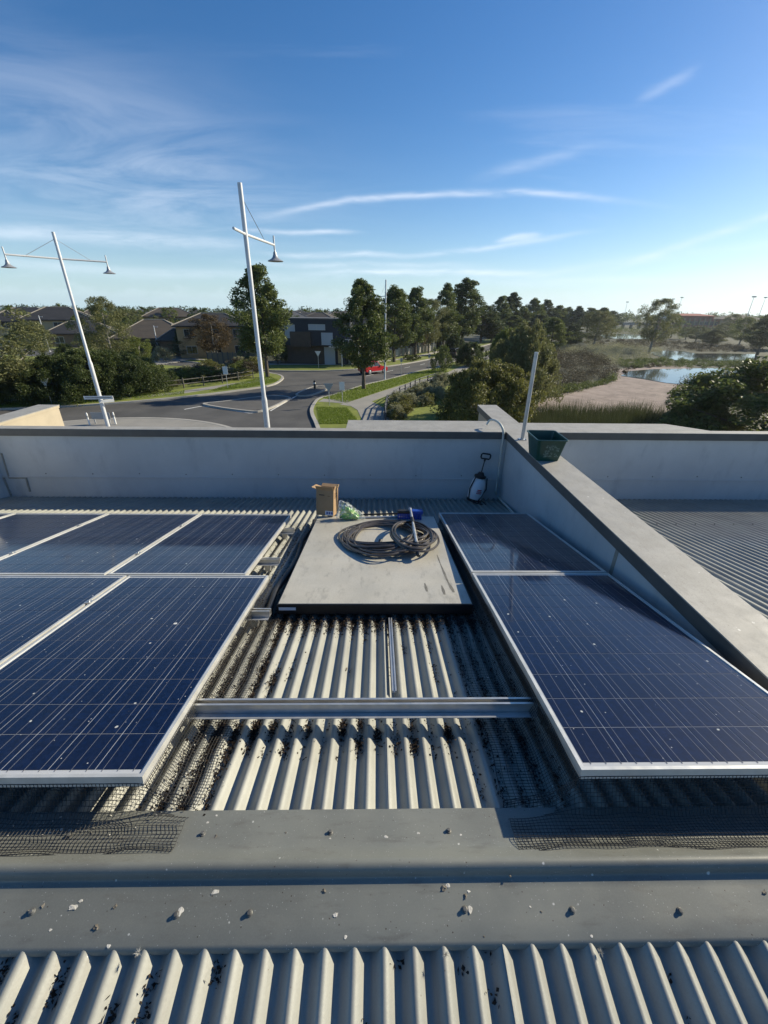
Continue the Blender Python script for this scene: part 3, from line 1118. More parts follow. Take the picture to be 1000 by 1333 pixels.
def zroof(x, y):
    if y >= RIDGE_Y:
        c = math.cos(2 * math.pi * (x - X0) / PF)
        return zfar(y) + (-2 * RA + 2 * RA * ((1 + c) / 2) ** 1.0) / cS
    c = math.cos(2 * math.pi * (x - X0) / PN)
    return znear(y) + (-.033 + .033 * ((1 + c) / 2) ** 1.0) / cS


# --- bird mesh skirts
def wire_sheet(name, fn, s0, s1, nseg, prof_n, sp=.0127, r=.00098):
    """fn(s, t) -> point; s in metres along the skirt, t 0..1 down its profile"""
    mb = MB()
    n = int((s1 - s0) / sp)
    for i in range(n + 1):
        s = s0 + (s1 - s0) * i / n
        mb.tube([fn(s, j / prof_n) for j in range(prof_n + 1)], r, 3, False)
    L = sum((fn(s0, (j + 1) / prof_n) - fn(s0, j / prof_n)).length for j in range(prof_n))
    k_ = int(L / sp)
    for j in range(k_ + 1):
        t = j / k_
        mb.tube([fn(s0 + (s1 - s0) * i / nseg, t) for i in range(nseg + 1)], r * (1.5 if j in (0, k_) else 1), 3, False)
    return mb.mesh(name, m_wire, False, False)


def pl_interp(P, t):
    n = len(P) - 1
    i = min(int(t * n), n - 1)
    f = t * n - i
    return P[i].lerp(P[i + 1], f)


def front_skirt(O):
    left = O.x < 0

    def fn(s, t):
        over = max(0.0, (s - O.x) if left else (O.x - s))      # past the panel corner the mesh sags to the roof
        zb = max(O.z - PT * cS - over * 1.1, zcap(O.y - .03) + .07 - over * .3)
        w1 = .006 * math.sin(s * 9 + 1) + .004 * math.sin(s * 23)
        w2 = .007 * math.sin(s * 7) + .003 * math.sin(s * 31)
        P = [Vector((s, O.y - .006, zb + .012)), Vector((s, O.y - .012, zb - .02)), Vector((s, O.y - .030 + w1 * .5, zb - .06)), Vector((s, .795 + w1, zcap(.795) + .016 + w2 * .6)),
             Vector((s, .765, zcap(.765) + .005 + abs(w2))), Vector((s, .735, zcap(.735) + .010 + w2 * .6)), Vector((s, .712 + w1 * .5, zcap(.712) + .006 + abs(w1) * .6)), Vector((s, .694 + w1, zcap(.694) + .010 + abs(w2)))]
        return pl_interp(P, t)
    return fn


def side_skirt(O, sx, flare):
    def fn(s, t):
        p = O + DV * s
        zb = p.z - PT * cS
        w1 = .006 * math.sin(s * 8 + 2) + .004 * math.sin(s * 21)
        y = p.y - PT * sS
        P = []
        for k_, (fx, fz) in enumerate(((.006, .012), (.010, -.03), (.03, -.075), (.07, None), (.12, None), (flare, None))):
            x = O.x + sx * (fx + w1 * (.3 if k_ < 3 else 1))
            z = zb + fz if fz is not None else zfar(y) + .003 + .004 * abs(math.sin(s * 13 + k_))
            P.append(Vector((x, y, z)))
        return pl_interp(P, t)
    return fn


def mesh_thing(parts, label):
    t = empty('bird_mesh', parts[0][1])
    tag(t, label, 'wire mesh')
    for name, loc, me in parts:
        o = link(name, me, t)
        o.location = -Vector(parts[0][1])
    return t


mesh_thing([('front_skirt', (-1.6, .75, 6.48), wire_sheet('front_skirt', front_skirt(LO), -2.75, -.63, 90, 14)),
            ('side_skirt', (0, 0, 0), wire_sheet('side_skirt', side_skirt(LO, 1, .165), 0.0, 1.66, 60, 10))],
           'black wire bird mesh hanging from the left front panels onto the ridge capping')
mesh_thing([('front_skirt', (1.1, .75, 6.48), wire_sheet('front_skirt', front_skirt(RO), .45, 1.76, 60, 14)),
            ('side_skirt', (0, 0, 0), wire_sheet('side_skirt', side_skirt(RO, -1, .23), 0.0, 3.2, 90, 10))],
           'black wire bird mesh hanging from the right panels beside the dividing wall')


# --- leaf litter, grit and droppings
def flakes(name, spots, mat, label, cat, smin=.005, smax=.016, flat=.5):
    """spots: list of (x, y, z)"""
    P = np.array(spots, dtype=float)
    N = len(P)
    rg = np.random.default_rng(len(name) + N)
    a = rg.normal(size=(N, 3))
    a[:, 2] *= flat
    a /= np.linalg.norm(a, axis=1)[:, None]
    b = rg.normal(size=(N, 3))
    b -= (b * a).sum(1)[:, None] * a
    b /= np.linalg.norm(b, axis=1)[:, None]
    L_ = rg.uniform(smin, smax, N)[:, None]
    w_ = L_ * rg.uniform(.3, .8, N)[:, None]
    V = np.stack([P - a * L_ / 2, P + b * w_ / 2, P + a * L_ / 2 + b * w_ * .1, P - b * w_ / 2], 1)
    me = np_mesh(name, V, 4, mat)
    o = link(name, me)
    return tag(o, label, cat, kind='stuff')


m_flake = leaf_mat('litter_flakes', (.010, .007, .005), (.060, .040, .026), .1, .9)
m_flakew = leaf_mat('pale_flakes', (.35, .33, .28), (.7, .68, .62), .1, .9)
rn = random.Random(11)


def valley_spots(n, x0, x1, y0, y1, pile=.012, tight=.016, ydens=None, near=False):
    out_ = []
    p = PN if near else PF
    for _ in range(n):
        x = rn.uniform(x0, x1)
        k_ = round((x - X0 - p / 2) / p)
        xv = X0 + p / 2 + k_ * p + rn.gauss(0, tight)
        y = ydens(xv) if ydens else rn.uniform(y0, y1)
        out_.append((xv, y, zroof(xv, y) + .002 + rn.random() ** 2 * pile))
    return out_


def clumpy(x0, x1, y0, y1, nclump, per, spread, pile, near=False):
    out_ = []
    p = PN if near else PF
    for _ in range(nclump):
        x = rn.uniform(x0, x1)
        k_ = round((x - X0 - p / 2) / p)
        cx, cy = X0 + p / 2 + k_ * p, rn.uniform(y0, y1)
        for _ in range(rn.randint(per // 3, per)):
            xv, y = cx + rn.gauss(0, .009), cy + rn.gauss(0, spread)
            out_.append((xv, y, zroof(xv, y) + .002 + rn.random() * pile))
    return out_


sp = valley_spots(4200, -.66, .68, 0, 0, .022, .020, lambda x: 2.13 - abs(rn.gauss(0, .085)))
sp += valley_spots(1500, -.66, .68, 2.1, 2.3, .03, .024)
sp += clumpy(-.70, .62, 1.10, 1.24, 34, 90, .022, .016)
sp += valley_spots(700, -.72, .62, 1.05, 1.3, .006, .012)
flakes('leaf_litter', sp, m_flake, 'dark leaf litter caught below the collector and under the loose rail', 'leaf litter')
sp = valley_spots(1500, -.82, -.58, .84, 2.1, .012, .012) + clumpy(-.82, -.54, .85, 2.2, 95, 90, .05, .022)
m_flake2 = leaf_mat('brown_litter_flakes', (.04, .026, .016), (.13, .088, .052), .1, .9)
sq = valley_spots(2600, -.66, .66, 0, 0, .020, .019, lambda x: 2.12 - abs(rn.gauss(0, .06))) + clumpy(-.6, .6, 1.4, 2.0, 22, 26, .03, .008)
flakes('leaf_litter', sq, m_flake2, 'brown dry leaf fragments banked against the front of the collector', 'leaf litter')
flakes('leaf_litter', sp, m_flake, 'dark leaf litter under the bird mesh of the left panels', 'leaf litter')
sp = valley_spots(2600, -1.0, -.66, 2.1, 4.3, .03, .02)
flakes('leaf_litter', sp, m_flake, 'dark leaf litter banked along the pipe beside the collector', 'leaf litter')
sp = valley_spots(1100, .42, .72, .84, 2.1, .012, .016) + clumpy(.40, .70, .9, 2.1, 26, 45, .05, .012)
flakes('leaf_litter', sp, m_flake, 'leaf litter in the shaded corrugations beside the right panels', 'leaf litter')
sp = clumpy(-1.0, -.35, .25, .47, 26, 26, .012, .008, True) + clumpy(-.4, 1.0, .25, .47, 14, 10, .01, .005, True)
flakes('leaf_litter', sp, m_flake, 'bits of leaf litter in the corrugations on the near side of the ridge', 'leaf litter')
sp = valley_spots(330, -.80, -.56, .84, 2.0, .02, .03)
sp += [(rn.uniform(-.6, .6), 2.05 - abs(rn.gauss(0, .06)), 0) for _ in range(0)]
sp += valley_spots(160, -.6, .6, 1.98, 2.13, .02, .02) + valley_spots(260, .42, .70, .85, 1.6, .01, .02)
flakes('pale_debris', sp, m_flakew, 'pale flakes and feather bits scattered in the corrugations by the left panels', 'debris', .003, .010)
sp = [(rn.uniform(-2.4, -.7), rn.uniform(.70, .83), 0) for _ in range(420)]
sp = [(x, y, zcap(y) + .003) for x, y, _ in sp]
flakes('pale_debris', sp, m_flakew, 'pale flakes lying on the ridge capping under the left bird mesh', 'debris', .003, .011)


def lump_mesh(seed, r, flat, mat, name):
    rg = random.Random(seed)
    bm = bmesh.new()
    bmesh.ops.create_icosphere(bm, subdivisions=2, radius=r)
    ph = [rg.uniform(0, 6) for _ in range(6)]
    for v in bm.verts:
        d = v.co.normalized()
        k_ = 1 + .35 * math.sin(3 * d.x + ph[0]) * math.sin(4 * d.y + ph[1]) + .25 * math.sin(7 * d.z + 5 * d.x + ph[2]) + rg.uniform(-.12, .12)
        v.co = Vector((d.x * r * k_, d.y * r * k_ * 1.3, max(d.z, -.25) * r * k_ * flat))
    me = bpy.data.meshes.new(name)
    bm.to_mesh(me)
    bm.free()
    me.materials.append(mat)
    return me


def at_cap(px, py):
    """point on the near flange of the ridge capping, or the far one"""
    v = ray(px, py)
    nn = Vector((0, -sS, cS)) if py > 1150 else NV
    t = nn.dot(Vector((0, RIDGE_Y, RIDGE_Z + .004 - CAMZ))) / nn.dot(v)
    return Vector((v.x * t, v.y * t, CAMZ + v.z * t))


drops = [lump_mesh(i, .0055, .14, m_drop, 'bird_dropping') for i in range(4)]
grits = [lump_mesh(i + 9, .0048, .6, m_stone, 'debris_clump') for i in range(3)]
for i, (px, py, s) in enumerate(((96, 1180, 1.5), (106, 1172, .9), (236, 1184, 1.3), (281, 1160, 1.1), (437, 1190, 1.2), (612, 1182, 1.2), (583, 1152, 1.1), (142, 1231, .9), (545, 1085, .7), (610, 1160, .7),
                                 (503, 1090, .8), (430, 1092, .5), (66, 1210, .6), (690, 1180, .5), (270, 1071, .6), (282, 1062, .5), (770, 1218, .6), (450, 1219, .7), (600, 1087, .6), (560, 1108, .5))):
    o = link('bird_dropping', drops[i % 4], None, at_cap(px, py), (0, 0, rn.uniform(0, 6)), (s, s * rn.uniform(.8, 1.6), s))
    tag(o, 'small pale dried bird dropping on the grey ridge capping', 'bird dropping', 'bird droppings on the ridge capping')
for i, (px, py, s) in enumerate(((40, 1187, 1.1), (56, 1179, .8), (150, 1180, .9), (125, 1207, 1.3), (230, 1193, 1.0), (422, 1160, 1.0), (265, 1085, 1.1), (281, 1089, .8), (578, 1156, 1.3), (606, 1166, 1.0), (995, 1162, 1.1), (372, 1084, .5), (705, 1187, .5), (630, 1219, .4), (664, 1140, .6))):
    o = link('debris_clump', grits[i % 3], None, at_cap(px, py), (0, 0, rn.uniform(0, 6)), (s, s, s))
    tag(o, 'small dark clump of dirt lying on the grey ridge capping', 'debris', 'dirt clumps on the ridge capping')
# fluffy down feathers
for i, (px, py) in enumerate(((782, 1240), (180, 1241), (580, 1243))):
    P = at_cap(px, py)
    V = []
    rg = np.random.default_rng(i)
    for _ in range(60):
        d = rg.normal(size=3)
        d[2] = abs(d[2]) * .8 + .1
        d /= np.linalg.norm(d)
        e = np.cross(d, rg.normal(size=3))
        e /= np.linalg.norm(e)
        l_ = rg.uniform(.006, .016)
        V.append([np.zeros(3) - e * .0006, np.zeros(3) + e * .0006, d * l_ + e * .0008])
    o = link('feather', np_mesh('feather', np.array(V), 3, m_flakew), None, P + Vector((0, 0, .001)))
    tag(o, 'white downy feather caught on the edge of the ridge capping', 'feather', 'down feathers on the ridge capping')

# --- cardboard box
bx = at_col(425, 672.5)
bw, bd, bh = .195, .155, .285
t = empty('cardboard_box', bx + Vector((0, bd / 2, 0)), rot=(c_ang, 0, R(-13)))
tag(t, 'open brown cardboard box standing at the far end of the collector', 'box')
th = .004
MB().box(-bw / 2, bw / 2, -bd / 2, -bd / 2 + th, 0, bh).build('front_wall', m_card, t)
MB().box(-bw / 2, bw / 2, bd / 2 - th, bd / 2, 0, bh).build('back_wall', m_card, t)
sw = MB().box(bw / 2 - th, bw / 2, -bd / 2 + th, bd / 2 - th, 0, bh).build('side_wall', m_card, t)
MB().box(-bw / 2, -bw / 2 + th, -bd / 2 + th, bd / 2 - th, 0, bh).build('side_wall', m_card, t)
MB().box(-bw / 2 + th, bw / 2 - th, -bd / 2 + th, bd / 2 - th, .001, .005).build('bottom', m_cardin, t)
for (name, a, b, ang, axis) in (('flap', Vector((-bw / 2, -bd / 2, bh)), Vector((bw / 2, -bd / 2, bh)), -35, 'y'), ('flap', Vector((-bw / 2, bd / 2, bh)), Vector((bw / 2, bd / 2, bh)), 60, 'y')):
    f_ = MB().box(0, bw, -.002, .002, 0, .05).build(name, m_card, t, loc=a, rot=(R(-ang), 0, 0))
MB().box(-.002, .002, 0, bd - .01, 0, .04).build('flap', m_card, t, loc=(bw / 2, -bd / 2 + .005, bh), rot=(0, R(12), 0))
MB().box(-.002, .002, 0, bd - .01, 0, .06).build('flap', m_card, t, loc=(-bw / 2, -bd / 2 + .005, bh), rot=(0, R(-75), 0))
for k_ in range(4):
    MB().box(bw / 2 + .0004, bw / 2 + .0012, -.045, .045 - .012 * (k_ % 2), .19 + k_ * .016, .198 + k_ * .016).build('printed_line', m_ink, t)
MB().box(-.065, -.005, -bd / 2 - .0012, -bd / 2 - .0004, .222, .232).build('printed_line', m_black, t)
MB().box(.03, .06, -bd / 2 - .0012, -bd / 2 - .0004, .217, .222).build('printed_line', m_ink, t)
st_ = MB().box(.005, bw / 2 - .004, -bd / 2 - .0014, -bd / 2 - .0005, .008, .055).build('sticker', m_sticker, t)
for k_ in range(3):
    MB().box(.018 + k_ * .026, .038 + k_ * .026, -bd / 2 - .0022, -bd / 2 - .0016, .018, .046).build('printed_block', m_blueink, st_)

# --- plastic bag with green wrapping
m_bag, nt, o_ = new_mat('clear_plastic_bag')
tr = nt.nodes.new('ShaderNodeBsdfTransparent')
gl = nt.nodes.new('ShaderNodeBsdfPrincipled')
gl.inputs['Base Color'].default_value = (.75, .77, .76, 1)
gl.inputs['Roughness'].default_value = .18
ms = nt.nodes.new('ShaderNodeMixShader')
nt.links.new(nramp(nt, nnoise(nt, wpos(nt), 28, 4), .45, .66, .06, .6), ms.inputs[0])
nt.links.new(tr.outputs[0], ms.inputs[1])
nt.links.new(gl.outputs[0], ms.inputs[2])
nt.links.new(ms.outputs[0], o_.inputs[0])


def crumple(name, mat, prof, depth, seed, k_amp, parent):
    rg = random.Random(seed)
    mb = MB()
    nu, nv = 40, 26
    ph = [rg.uniform(0, 6.28) for _ in range(9)]
    for i in range(nu + 1):
        t_ = i / nu
        j = min(int(t_ * (len(prof) - 1)), len(prof) - 2)
        f = t_ * (len(prof) - 1) - j
        x = prof[j][0] * (1 - f) + prof[j + 1][0] * f
        h = prof[j][1] * (1 - f) + prof[j + 1][1] * f
        d = prof[j][2] * (1 - f) + prof[j + 1][2] * f
        for q in range(nv):
            w = 2 * math.pi * q / nv
            k_ = 1 + k_amp * (math.sin(3 * w + 9 * t_ + ph[0]) * .5 + math.sin(5 * w - 13 * t_ + ph[1]) * .35 + math.sin(9 * w + 21 * t_ + ph[2]) * .3 + rg.uniform(-.2, .2))
            mb.v.append((x, depth * d * math.cos(w) * k_, max(0.002, h * .5 + h * .55 * math.sin(w) * k_)))
    for i in range(nu):
        for q in range(nv):
            q2 = (q + 1) % nv
            mb.f.append((i * nv + q, i * nv + q2, (i + 1) * nv + q2, (i + 1) * nv + q))
    mb.f += [tuple(range(nv)), tuple(range(nu * nv, nu * nv + nv))]
    return mb.build(name, mat, parent, False)


bp0 = at_col(438, 677)
t = empty('plastic_bag', bp0 + Vector((0, .04, .004)), rot=(c_ang, 0, R(-6)))
tag(t, 'clear plastic bag of green wrapping leaning against the cardboard box', 'bag')
crumple('wrapper', m_bag, ((0, .05, .5), (.03, .17, .9), (.10, .175, 1), (.19, .12, .8), (.27, .07, .5), (.31, .02, .15)), .07, 3, .16, t)
crumple('contents', m_green_in, ((.035, .06, .4), (.06, .13, .8), (.11, .13, .85), (.18, .085, .7), (.24, .04, .4)), .058, 5, .25, t)

# --- coiled hose
t = empty('garden_hose', at_col(502, 702))
tag(t, 'dark rubber hose heaped in a loose coil on the frosted collector', 'hose')
cx, cy = .075, 3.36
z_at = lambda y: cA.z + (y - cA.y) * math.tan(c_ang) + .0035
rg = random.Random(21)
NL = 13
keys = [(rg.uniform(.27, .43), rg.uniform(.27, .50), rg.uniform(-.05, .05), rg.uniform(-.07, .05), rg.uniform(0, .085)) for _ in range(NL * 3 + 4)]
pts = []
nstep = 54
HR = .0098
for i in range(NL * nstep):
    th_ = 2 * math.pi * i / nstep
    u = i / nstep * 3
    j = int(u)
    f = u - j
    f = f * f * (3 - 2 * f)
    A_ = [keys[j][c] * (1 - f) + keys[j + 1][c] * f for c in range(5)]
    x = cx + A_[2] + A_[0] * math.cos(th_ + .4)
    y = cy + A_[3] + A_[1] * math.sin(th_ + .4)
    y = min(y, 3.93 + .05 * math.sin(i))if False else y
    pts.append(Vector((x, y, z_at(y) + HR + .004 + A_[4] * (0.55 + .45 * math.sin(th_ * 1.0 + 2.2)))))
# loose end curling into the middle
e0 = pts[-1]
for i in range(1, 22):
    a = i / 21
    x = e0.x + (-.50 + .18 * math.sin(a * 3)) * a * .9
    y = e0.y * (1 - a) + (3.22 + .10 * math.sin(a * 5)) * a
    pts.append(Vector((x, y, z_at(y) + HR + .03 * (1 - a) + .002)))
mb = MB().tube(pts, HR, 8)
mb.v = [tuple(Vector(v) - t.location) for v in mb.v]
mb.build('hose', m_hose, t, True)
e1 = pts[-1] - t.location
MB().tube([e1, e1 + Vector((.02, .05, .012)), e1 + Vector((.025, .075, .02))], .017, 10).build('connector', m_black, t, True)
# smaller bunch of loops to the right
mb = MB()
pts = []
for i in range(4 * 40):
    th_ = 2 * math.pi * i / 40
    l_ = i / 40
    x = .33 + (.19 + .02 * math.sin(l_ * 1.7)) * math.cos(th_) + .02 * math.sin(l_ * 2.2)
    y = 3.25 + (.36 + .03 * math.sin(l_ * 3)) * math.sin(th_) + .012 * l_
    pts.append(Vector((x, y, z_at(y) + HR + .035 + .008 * l_ + .03 * (1 + math.cos(th_ + 2.6)) * .5)) - t.location)
mb.tube(pts, HR, 8)
mb.build('hose', m_hose, t, True)

# --- cleaning brush with telescopic handle
b0 = at_col(533, 675)
t = empty('cleaning_brush', b0, rot=(c_ang, 0, R(-3)))
tag(t, 'blue cleaning brush head with silver telescopic handle lying over the hose coil', 'brush')
mb = MB()
for i in range(11):
    x = -.128 + i * .0235
    mb.box(x, x + .021, -.045 + .006 * (i % 2), .045, .004, .062)
mb.build('bristles', m_blue, t)
MB().box(-.132, .020, -.035, .035, .0625, .092).build('brush_block', m_black, t, bevel=.006)
MB().box(.0215, .140, -.047, .040, .0625, .098).build('brush_block', m_blue, t, bevel=.006)
MB().tube([(0, 0, .09), (.004, -.05, .125)], .020, 10).build('socket', m_galv, t, True)
h1 = at_col(545, 722, .055)
M_ = (Matrix.Translation(t.location) @ t.rotation_euler.to_matrix().to_4x4()).inverted()
a, b = Vector((.004, -.05, .125)), M_ @ h1
mb = MB().tube([a, a.lerp(b, .5)], .0125, 10)
mb.build('handle_tube', m_galv, t, True)
MB().tube([a.lerp(b, .42), a.lerp(b, .92)], .0150, 10).build('handle_tube', m_alu, t, True)
MB().tube([a.lerp(b, .25), a.lerp(b, .36)], .0175, 10).build('twist_lock', m_black, t, True)
MB().tube([a.lerp(b, .80), a.lerp(b, .90)], .0190, 10).build('twist_lock', m_black, t, True)
MB().tube([a.lerp(b, .92), b, a.lerp(b, 1.02)], [.0195, .021, .012], 12).build('end_cap', m_black, t, True)
for i, (p, q, lb) in enumerate((((470, 670), (519, 668.5), 'slim dark rod lying at the far end of the collector behind the bag'), ((466, 674), (519, 672.5), 'slim grey rod lying between the green bag and the blue brush'))):
    a, b = at_col(*p, .012), at_col(*q, .012)
    o = MB().tube([Vector((0, 0, 0)), b - a], .010, 10).build('rod', m_dkmetal if i == 0 else m_galv, None, True, loc=a)
    tag(o, lb, 'rod')

# --- pump sprayer in the corner
sb = atroof(628, 650, .150)
sb.y = min(sb.y, 5.40)
sb.x = 1.395
sb.z = zfar(sb.y) + .001
t = empty('pump_sprayer', sb, rot=(R(-4), R(11), R(8)))
tag(t, 'white pump sprayer with black straps leaning in the parapet corner', 'sprayer')
MB().lathe([(.090, .005), (.104, .03), (.108, .14), (.102, .24), (.085, .31), (.055, .345)], 24).build('tank', m_white, t, True)
MB().lathe([(.102, 0), (.108, .01), (.108, .035), (.100, .042)], 24).build('base_ring', m_black, t, True)
MB().lathe([(.060, .335), (.082, .35), (.082, .375), (.05, .385), (.036, .42), (.03, .425)], 20).build('cap', m_black, t, True)
MB().tube([(0, 0, .42), (0, 0, .60)], .008, 8).build('pump_rod', m_black, t, True)
hd = MB()
hp = [(-.055, 0, .62), (-.068, 0, .635), (-.068, 0, .675), (-.055, 0, .69), (.055, 0, .69), (.068, 0, .675), (.068, 0, .635), (.055, 0, .62)]
hd.tube(hp, .011, 8, closed=True)
hd.tube([(0, 0, .585), (0, 0, .62)], .014, 8)
hd.build('pump_handle', m_black, t, True)
for (p0, p1, p2) in (((-.085, -.05, .36), (-.118, -.03, .18), (-.100, -.04, .02)), ((.085, -.05, .36), (.118, -.05, .20), (.01, -.112, .02)), ((-.08, .0, .37), (0, -.10, .392), (.08, 0, .37))):
    MB().tube([p0, p1, p2], .0085, 6).build('strap', m_black, t, True)
lb_ = MB()
for k_, (w_, z) in enumerate(((.030, .186), (.036, .163), (.036, .140))):
    for s_ in range(5):
        a0 = -math.pi / 2 + .05 + (s_ / 5 - .5) * w_ / .05
        lb_.box(-.006, .006, -.001, .001, -.007, .007, Matrix.Rotation(a0 + math.pi / 2, 4, 'Z') @ Matrix.Translation((0, -.1085, z)))
lb_.build('label_print', m_red, t)
mb = MB()
pts = []
for i in range(70):
    a = i / 70 * 2 * math.pi * 2.3
    pts.append((.02 + (.10 + .012 * math.sin(i * .3)) * math.cos(a), -.13 + .075 * math.sin(a), -.012 + .028 + .01 * math.sin(a * .7)))
MB().tube(pts, .006, 6).build('spray_hose', m_black, t, True)
MB().tube([(.03, -.10, .02), (.16, -.20, .0)], .008, 8).build('spray_wand', m_black, t, True)

# --- grey hose coming over the capping and down the corner
P = [aty(634, 553, 5.72), aty(637, 548, 5.74), aty(641, 546.5, 5.70), aty(648, 549, 5.60), aty(653, 555, 5.52), aty(655.5, 564, 5.497), aty(653, 585, 5.50), aty(650, 610, 5.51), aty(646.5, 632, 5.515), aty(645.5, 640, 5.50)]
P += [atroof(647.5, 646, .13), atroof(653, 651.5, .13), atroof(660, 659, .13), atroof(669, 669, .13), atroof(675, 675, .13)]
for i in range(4):
    P[i].z = max(P[i].z, ZT + .018)
Q = []
for i in range(len(P) - 1):
    p0, p1, p2, p3 = P[max(i - 1, 0)], P[i], P[i + 1], P[min(i + 2, len(P) - 1)]
    for f in (0, .33, .66):
        Q.append(.5 * ((2 * p1) + (p2 - p0) * f + (2 * p0 - 5 * p1 + 4 * p2 - p3) * f * f + (-p0 + 3 * p1 - 3 * p2 + p3) * f ** 3))
Q.append(P[-1])
o = MB().tube(Q, .016, 10).build('conduit', m_conduit, None, True)
tag(o, 'pale grey hose hooked over the parapet capping and running down the corner', 'hose')

# --- steel post on the dividing wall
t = empty('steel_post', (1.872, 5.16, ZT))
tag(t, 'galvanised steel tube standing upright on the dividing wall behind the green basket', 'post')
MB().lathe([(.0235, .006), (.0235, 1.052)], 16).build('tube', m_galv, t, True)
MB().box(-.045, .045, -.045, .045, .0005, .0065).build('base_plate', m_galv, t)
for sx_ in (-1, 1):
    link('bolt', me_screw, t, (sx_ * .034, -.032, .006))

# --- green basket
t = empty('shopping_basket', (1.885, 4.46, ZT + .001), rz=R(-2))
tag(t, 'dark green plastic hand basket with worn pale print on the dividing wall', 'basket')


def tub(b0, b1, z0, z1, th=.004):
    """open tapered tub: outer and inner skins"""
    mb = MB()

    def ring_(hx, hy, z, rr=.03, n=4):
        o_ = []
        for (sx_, sy_, a0) in ((1, 1, 0), (-1, 1, 90), (-1, -1, 180), (1, -1, 270)):
            for k_ in range(n + 1):
                a = R(a0 + 90 * k_ / n)
                o_.append((sx_ * (hx - rr) + rr * math.cos(a), sy_ * (hy - rr) + rr * math.sin(a), z))
        return o_
    rings = [ring_(b0[0], b0[1], z0), ring_(b1[0], b1[1], z1), ring_(b1[0] - th, b1[1] - th, z1), ring_(b0[0] - th, b0[1] - th, z0 + th)]
    n = len(rings[0])
    for r_ in rings:
        mb.v += r_
    for i in range(3):
        for j in range(n):
            j2 = (j + 1) % n
            mb.f.append((i * n + j, i * n + j2, (i + 1) * n + j2, (i + 1) * n + j))
    mb.f.append(tuple(range(n))[::-1])
    mb.f.append(tuple(range(3 * n, 4 * n)))
    return mb, ring_


mb, rfn = tub((.122, .155), (.158, .205), 0, .245)
mb.build('tub', m_basket, t, True)
rim = MB().tube([Vector(p) for p in rfn(.163, .210, .243)], .0075, 6, closed=True)
rim.build('rim', m_basket, t, True)
for s_ in (-1, 1):
    for k_ in range(6):
        x = -.09 + k_ * .036
        mb = MB().add([(x - .004, s_ * (.1555 + .0), .02), (x + .004, s_ * .1555, .02), (x + .004 * 1.2, s_ * .199, .215), (x - .004 * 1.2, s_ * .199, .215)], [(0, 1, 2, 3)])
        if s_ > 0:
            mb.build('rib', m_basket, t)
pr = MB()
rg = random.Random(4)


def on_face(x, z, e=.0025):
    return (x, -(.155 + .05 * z / .245) - e, z)


for _ in range(46):
    x, z = rg.uniform(-.055, .085), rg.uniform(.045, .175)
    w_, h_ = rg.uniform(.004, .018), rg.uniform(.003, .007)
    s_ = rg.uniform(-.4, .4)
    pr.add([on_face(x - w_, z - h_), on_face(x + w_, z - h_ + s_ * w_), on_face(x + w_, z + h_ + s_ * w_), on_face(x - w_, z + h_)], [(0, 1, 2, 3)])
pr.add([on_face(-.05, .178), on_face(.045, .178), on_face(.045, .186), on_face(-.05, .186)], [(0, 1, 2, 3)])
pr.build('worn_print', m_print, t)
t2 = empty('hand_tool', (1.95, 4.40, ZT + .10), rot=(R(-20), R(58), R(12)))
tag(t2, 'hand tool with pale shaft and black grip sticking out of the green basket', 'tool')
MB().tube([(0, 0, -.07), (0, 0, .13)], .010, 8).build('shaft', m_alu, t2, True)
MB().tube([(0, 0, .13), (0, 0, .14), (0, 0, .185), (0, 0, .19)], [.010, .016, .017, .010], 8).build('grip', m_black, t2, True)

# --- weeds in the sheltered corner of the roof beyond the dividing wall
V = []
rg = np.random.default_rng(5)
for _ in range(240):
    x, y = 2.12 + abs(rg.normal(0, .09)), 5.30 - abs(rg.normal(0, .25))
    b = np.array([x, y, zfar(y) - .01])
    d = rg.normal(size=3) * .35 + [0, 0, 1]
    d /= np.linalg.norm(d)
    e = np.cross(d, rg.normal(size=3))
    e /= np.linalg.norm(e)
    l_ = rg.uniform(.05, .2)
    V.append([b - e * .004, b + e * .004, b + d * l_])
o = link('weeds', np_mesh('weeds', np.array(V), 3, m_grassblade))
tag(o, 'tuft of green weeds growing behind the dividing wall', 'weeds', kind='stuff')

# ================================================================== VEGETATION


def leaf_quads(C, rg, length, width=.42, droop=0.):
    """C (N,3) leaf centres -> (N,4,3) kite shaped leaves"""
    N = len(C)
    a = rg.normal(size=(N, 3))
    a[:, 2] -= droop
    a /= np.linalg.norm(a, axis=1)[:, None]
    b = rg.normal(size=(N, 3))
    b -= (b * a).sum(1)[:, None] * a
    b /= np.linalg.norm(b, axis=1)[:, None]
    L_ = (length * rg.uniform(.6, 1.35, N))[:, None]
    w_ = L_ * width
    return np.stack([C - a * L_ * .5, C + b * w_ * .5 - a * L_ * .05, C + a * L_ * .5, C - b * w_ * .5 - a * L_ * .05], 1)


def clump_leaves(clumps, per, length, rg, width=.42, droop=0., flat=.85, power=2.3):
    out_ = []
    for (x, y, z, r_) in clumps:
        n = max(6, int(per * rg.uniform(.7, 1.3)))
        d = rg.normal(size=(n, 3))
        d /= np.linalg.norm(d, axis=1)[:, None]
        p = d * (r_ * rg.random(n) ** (1 / power))[:, None]
        p[:, 2] *= flat
        out_.append(p + [x, y, z])
    return leaf_quads(np.concatenate(out_), rg, length, width, droop)


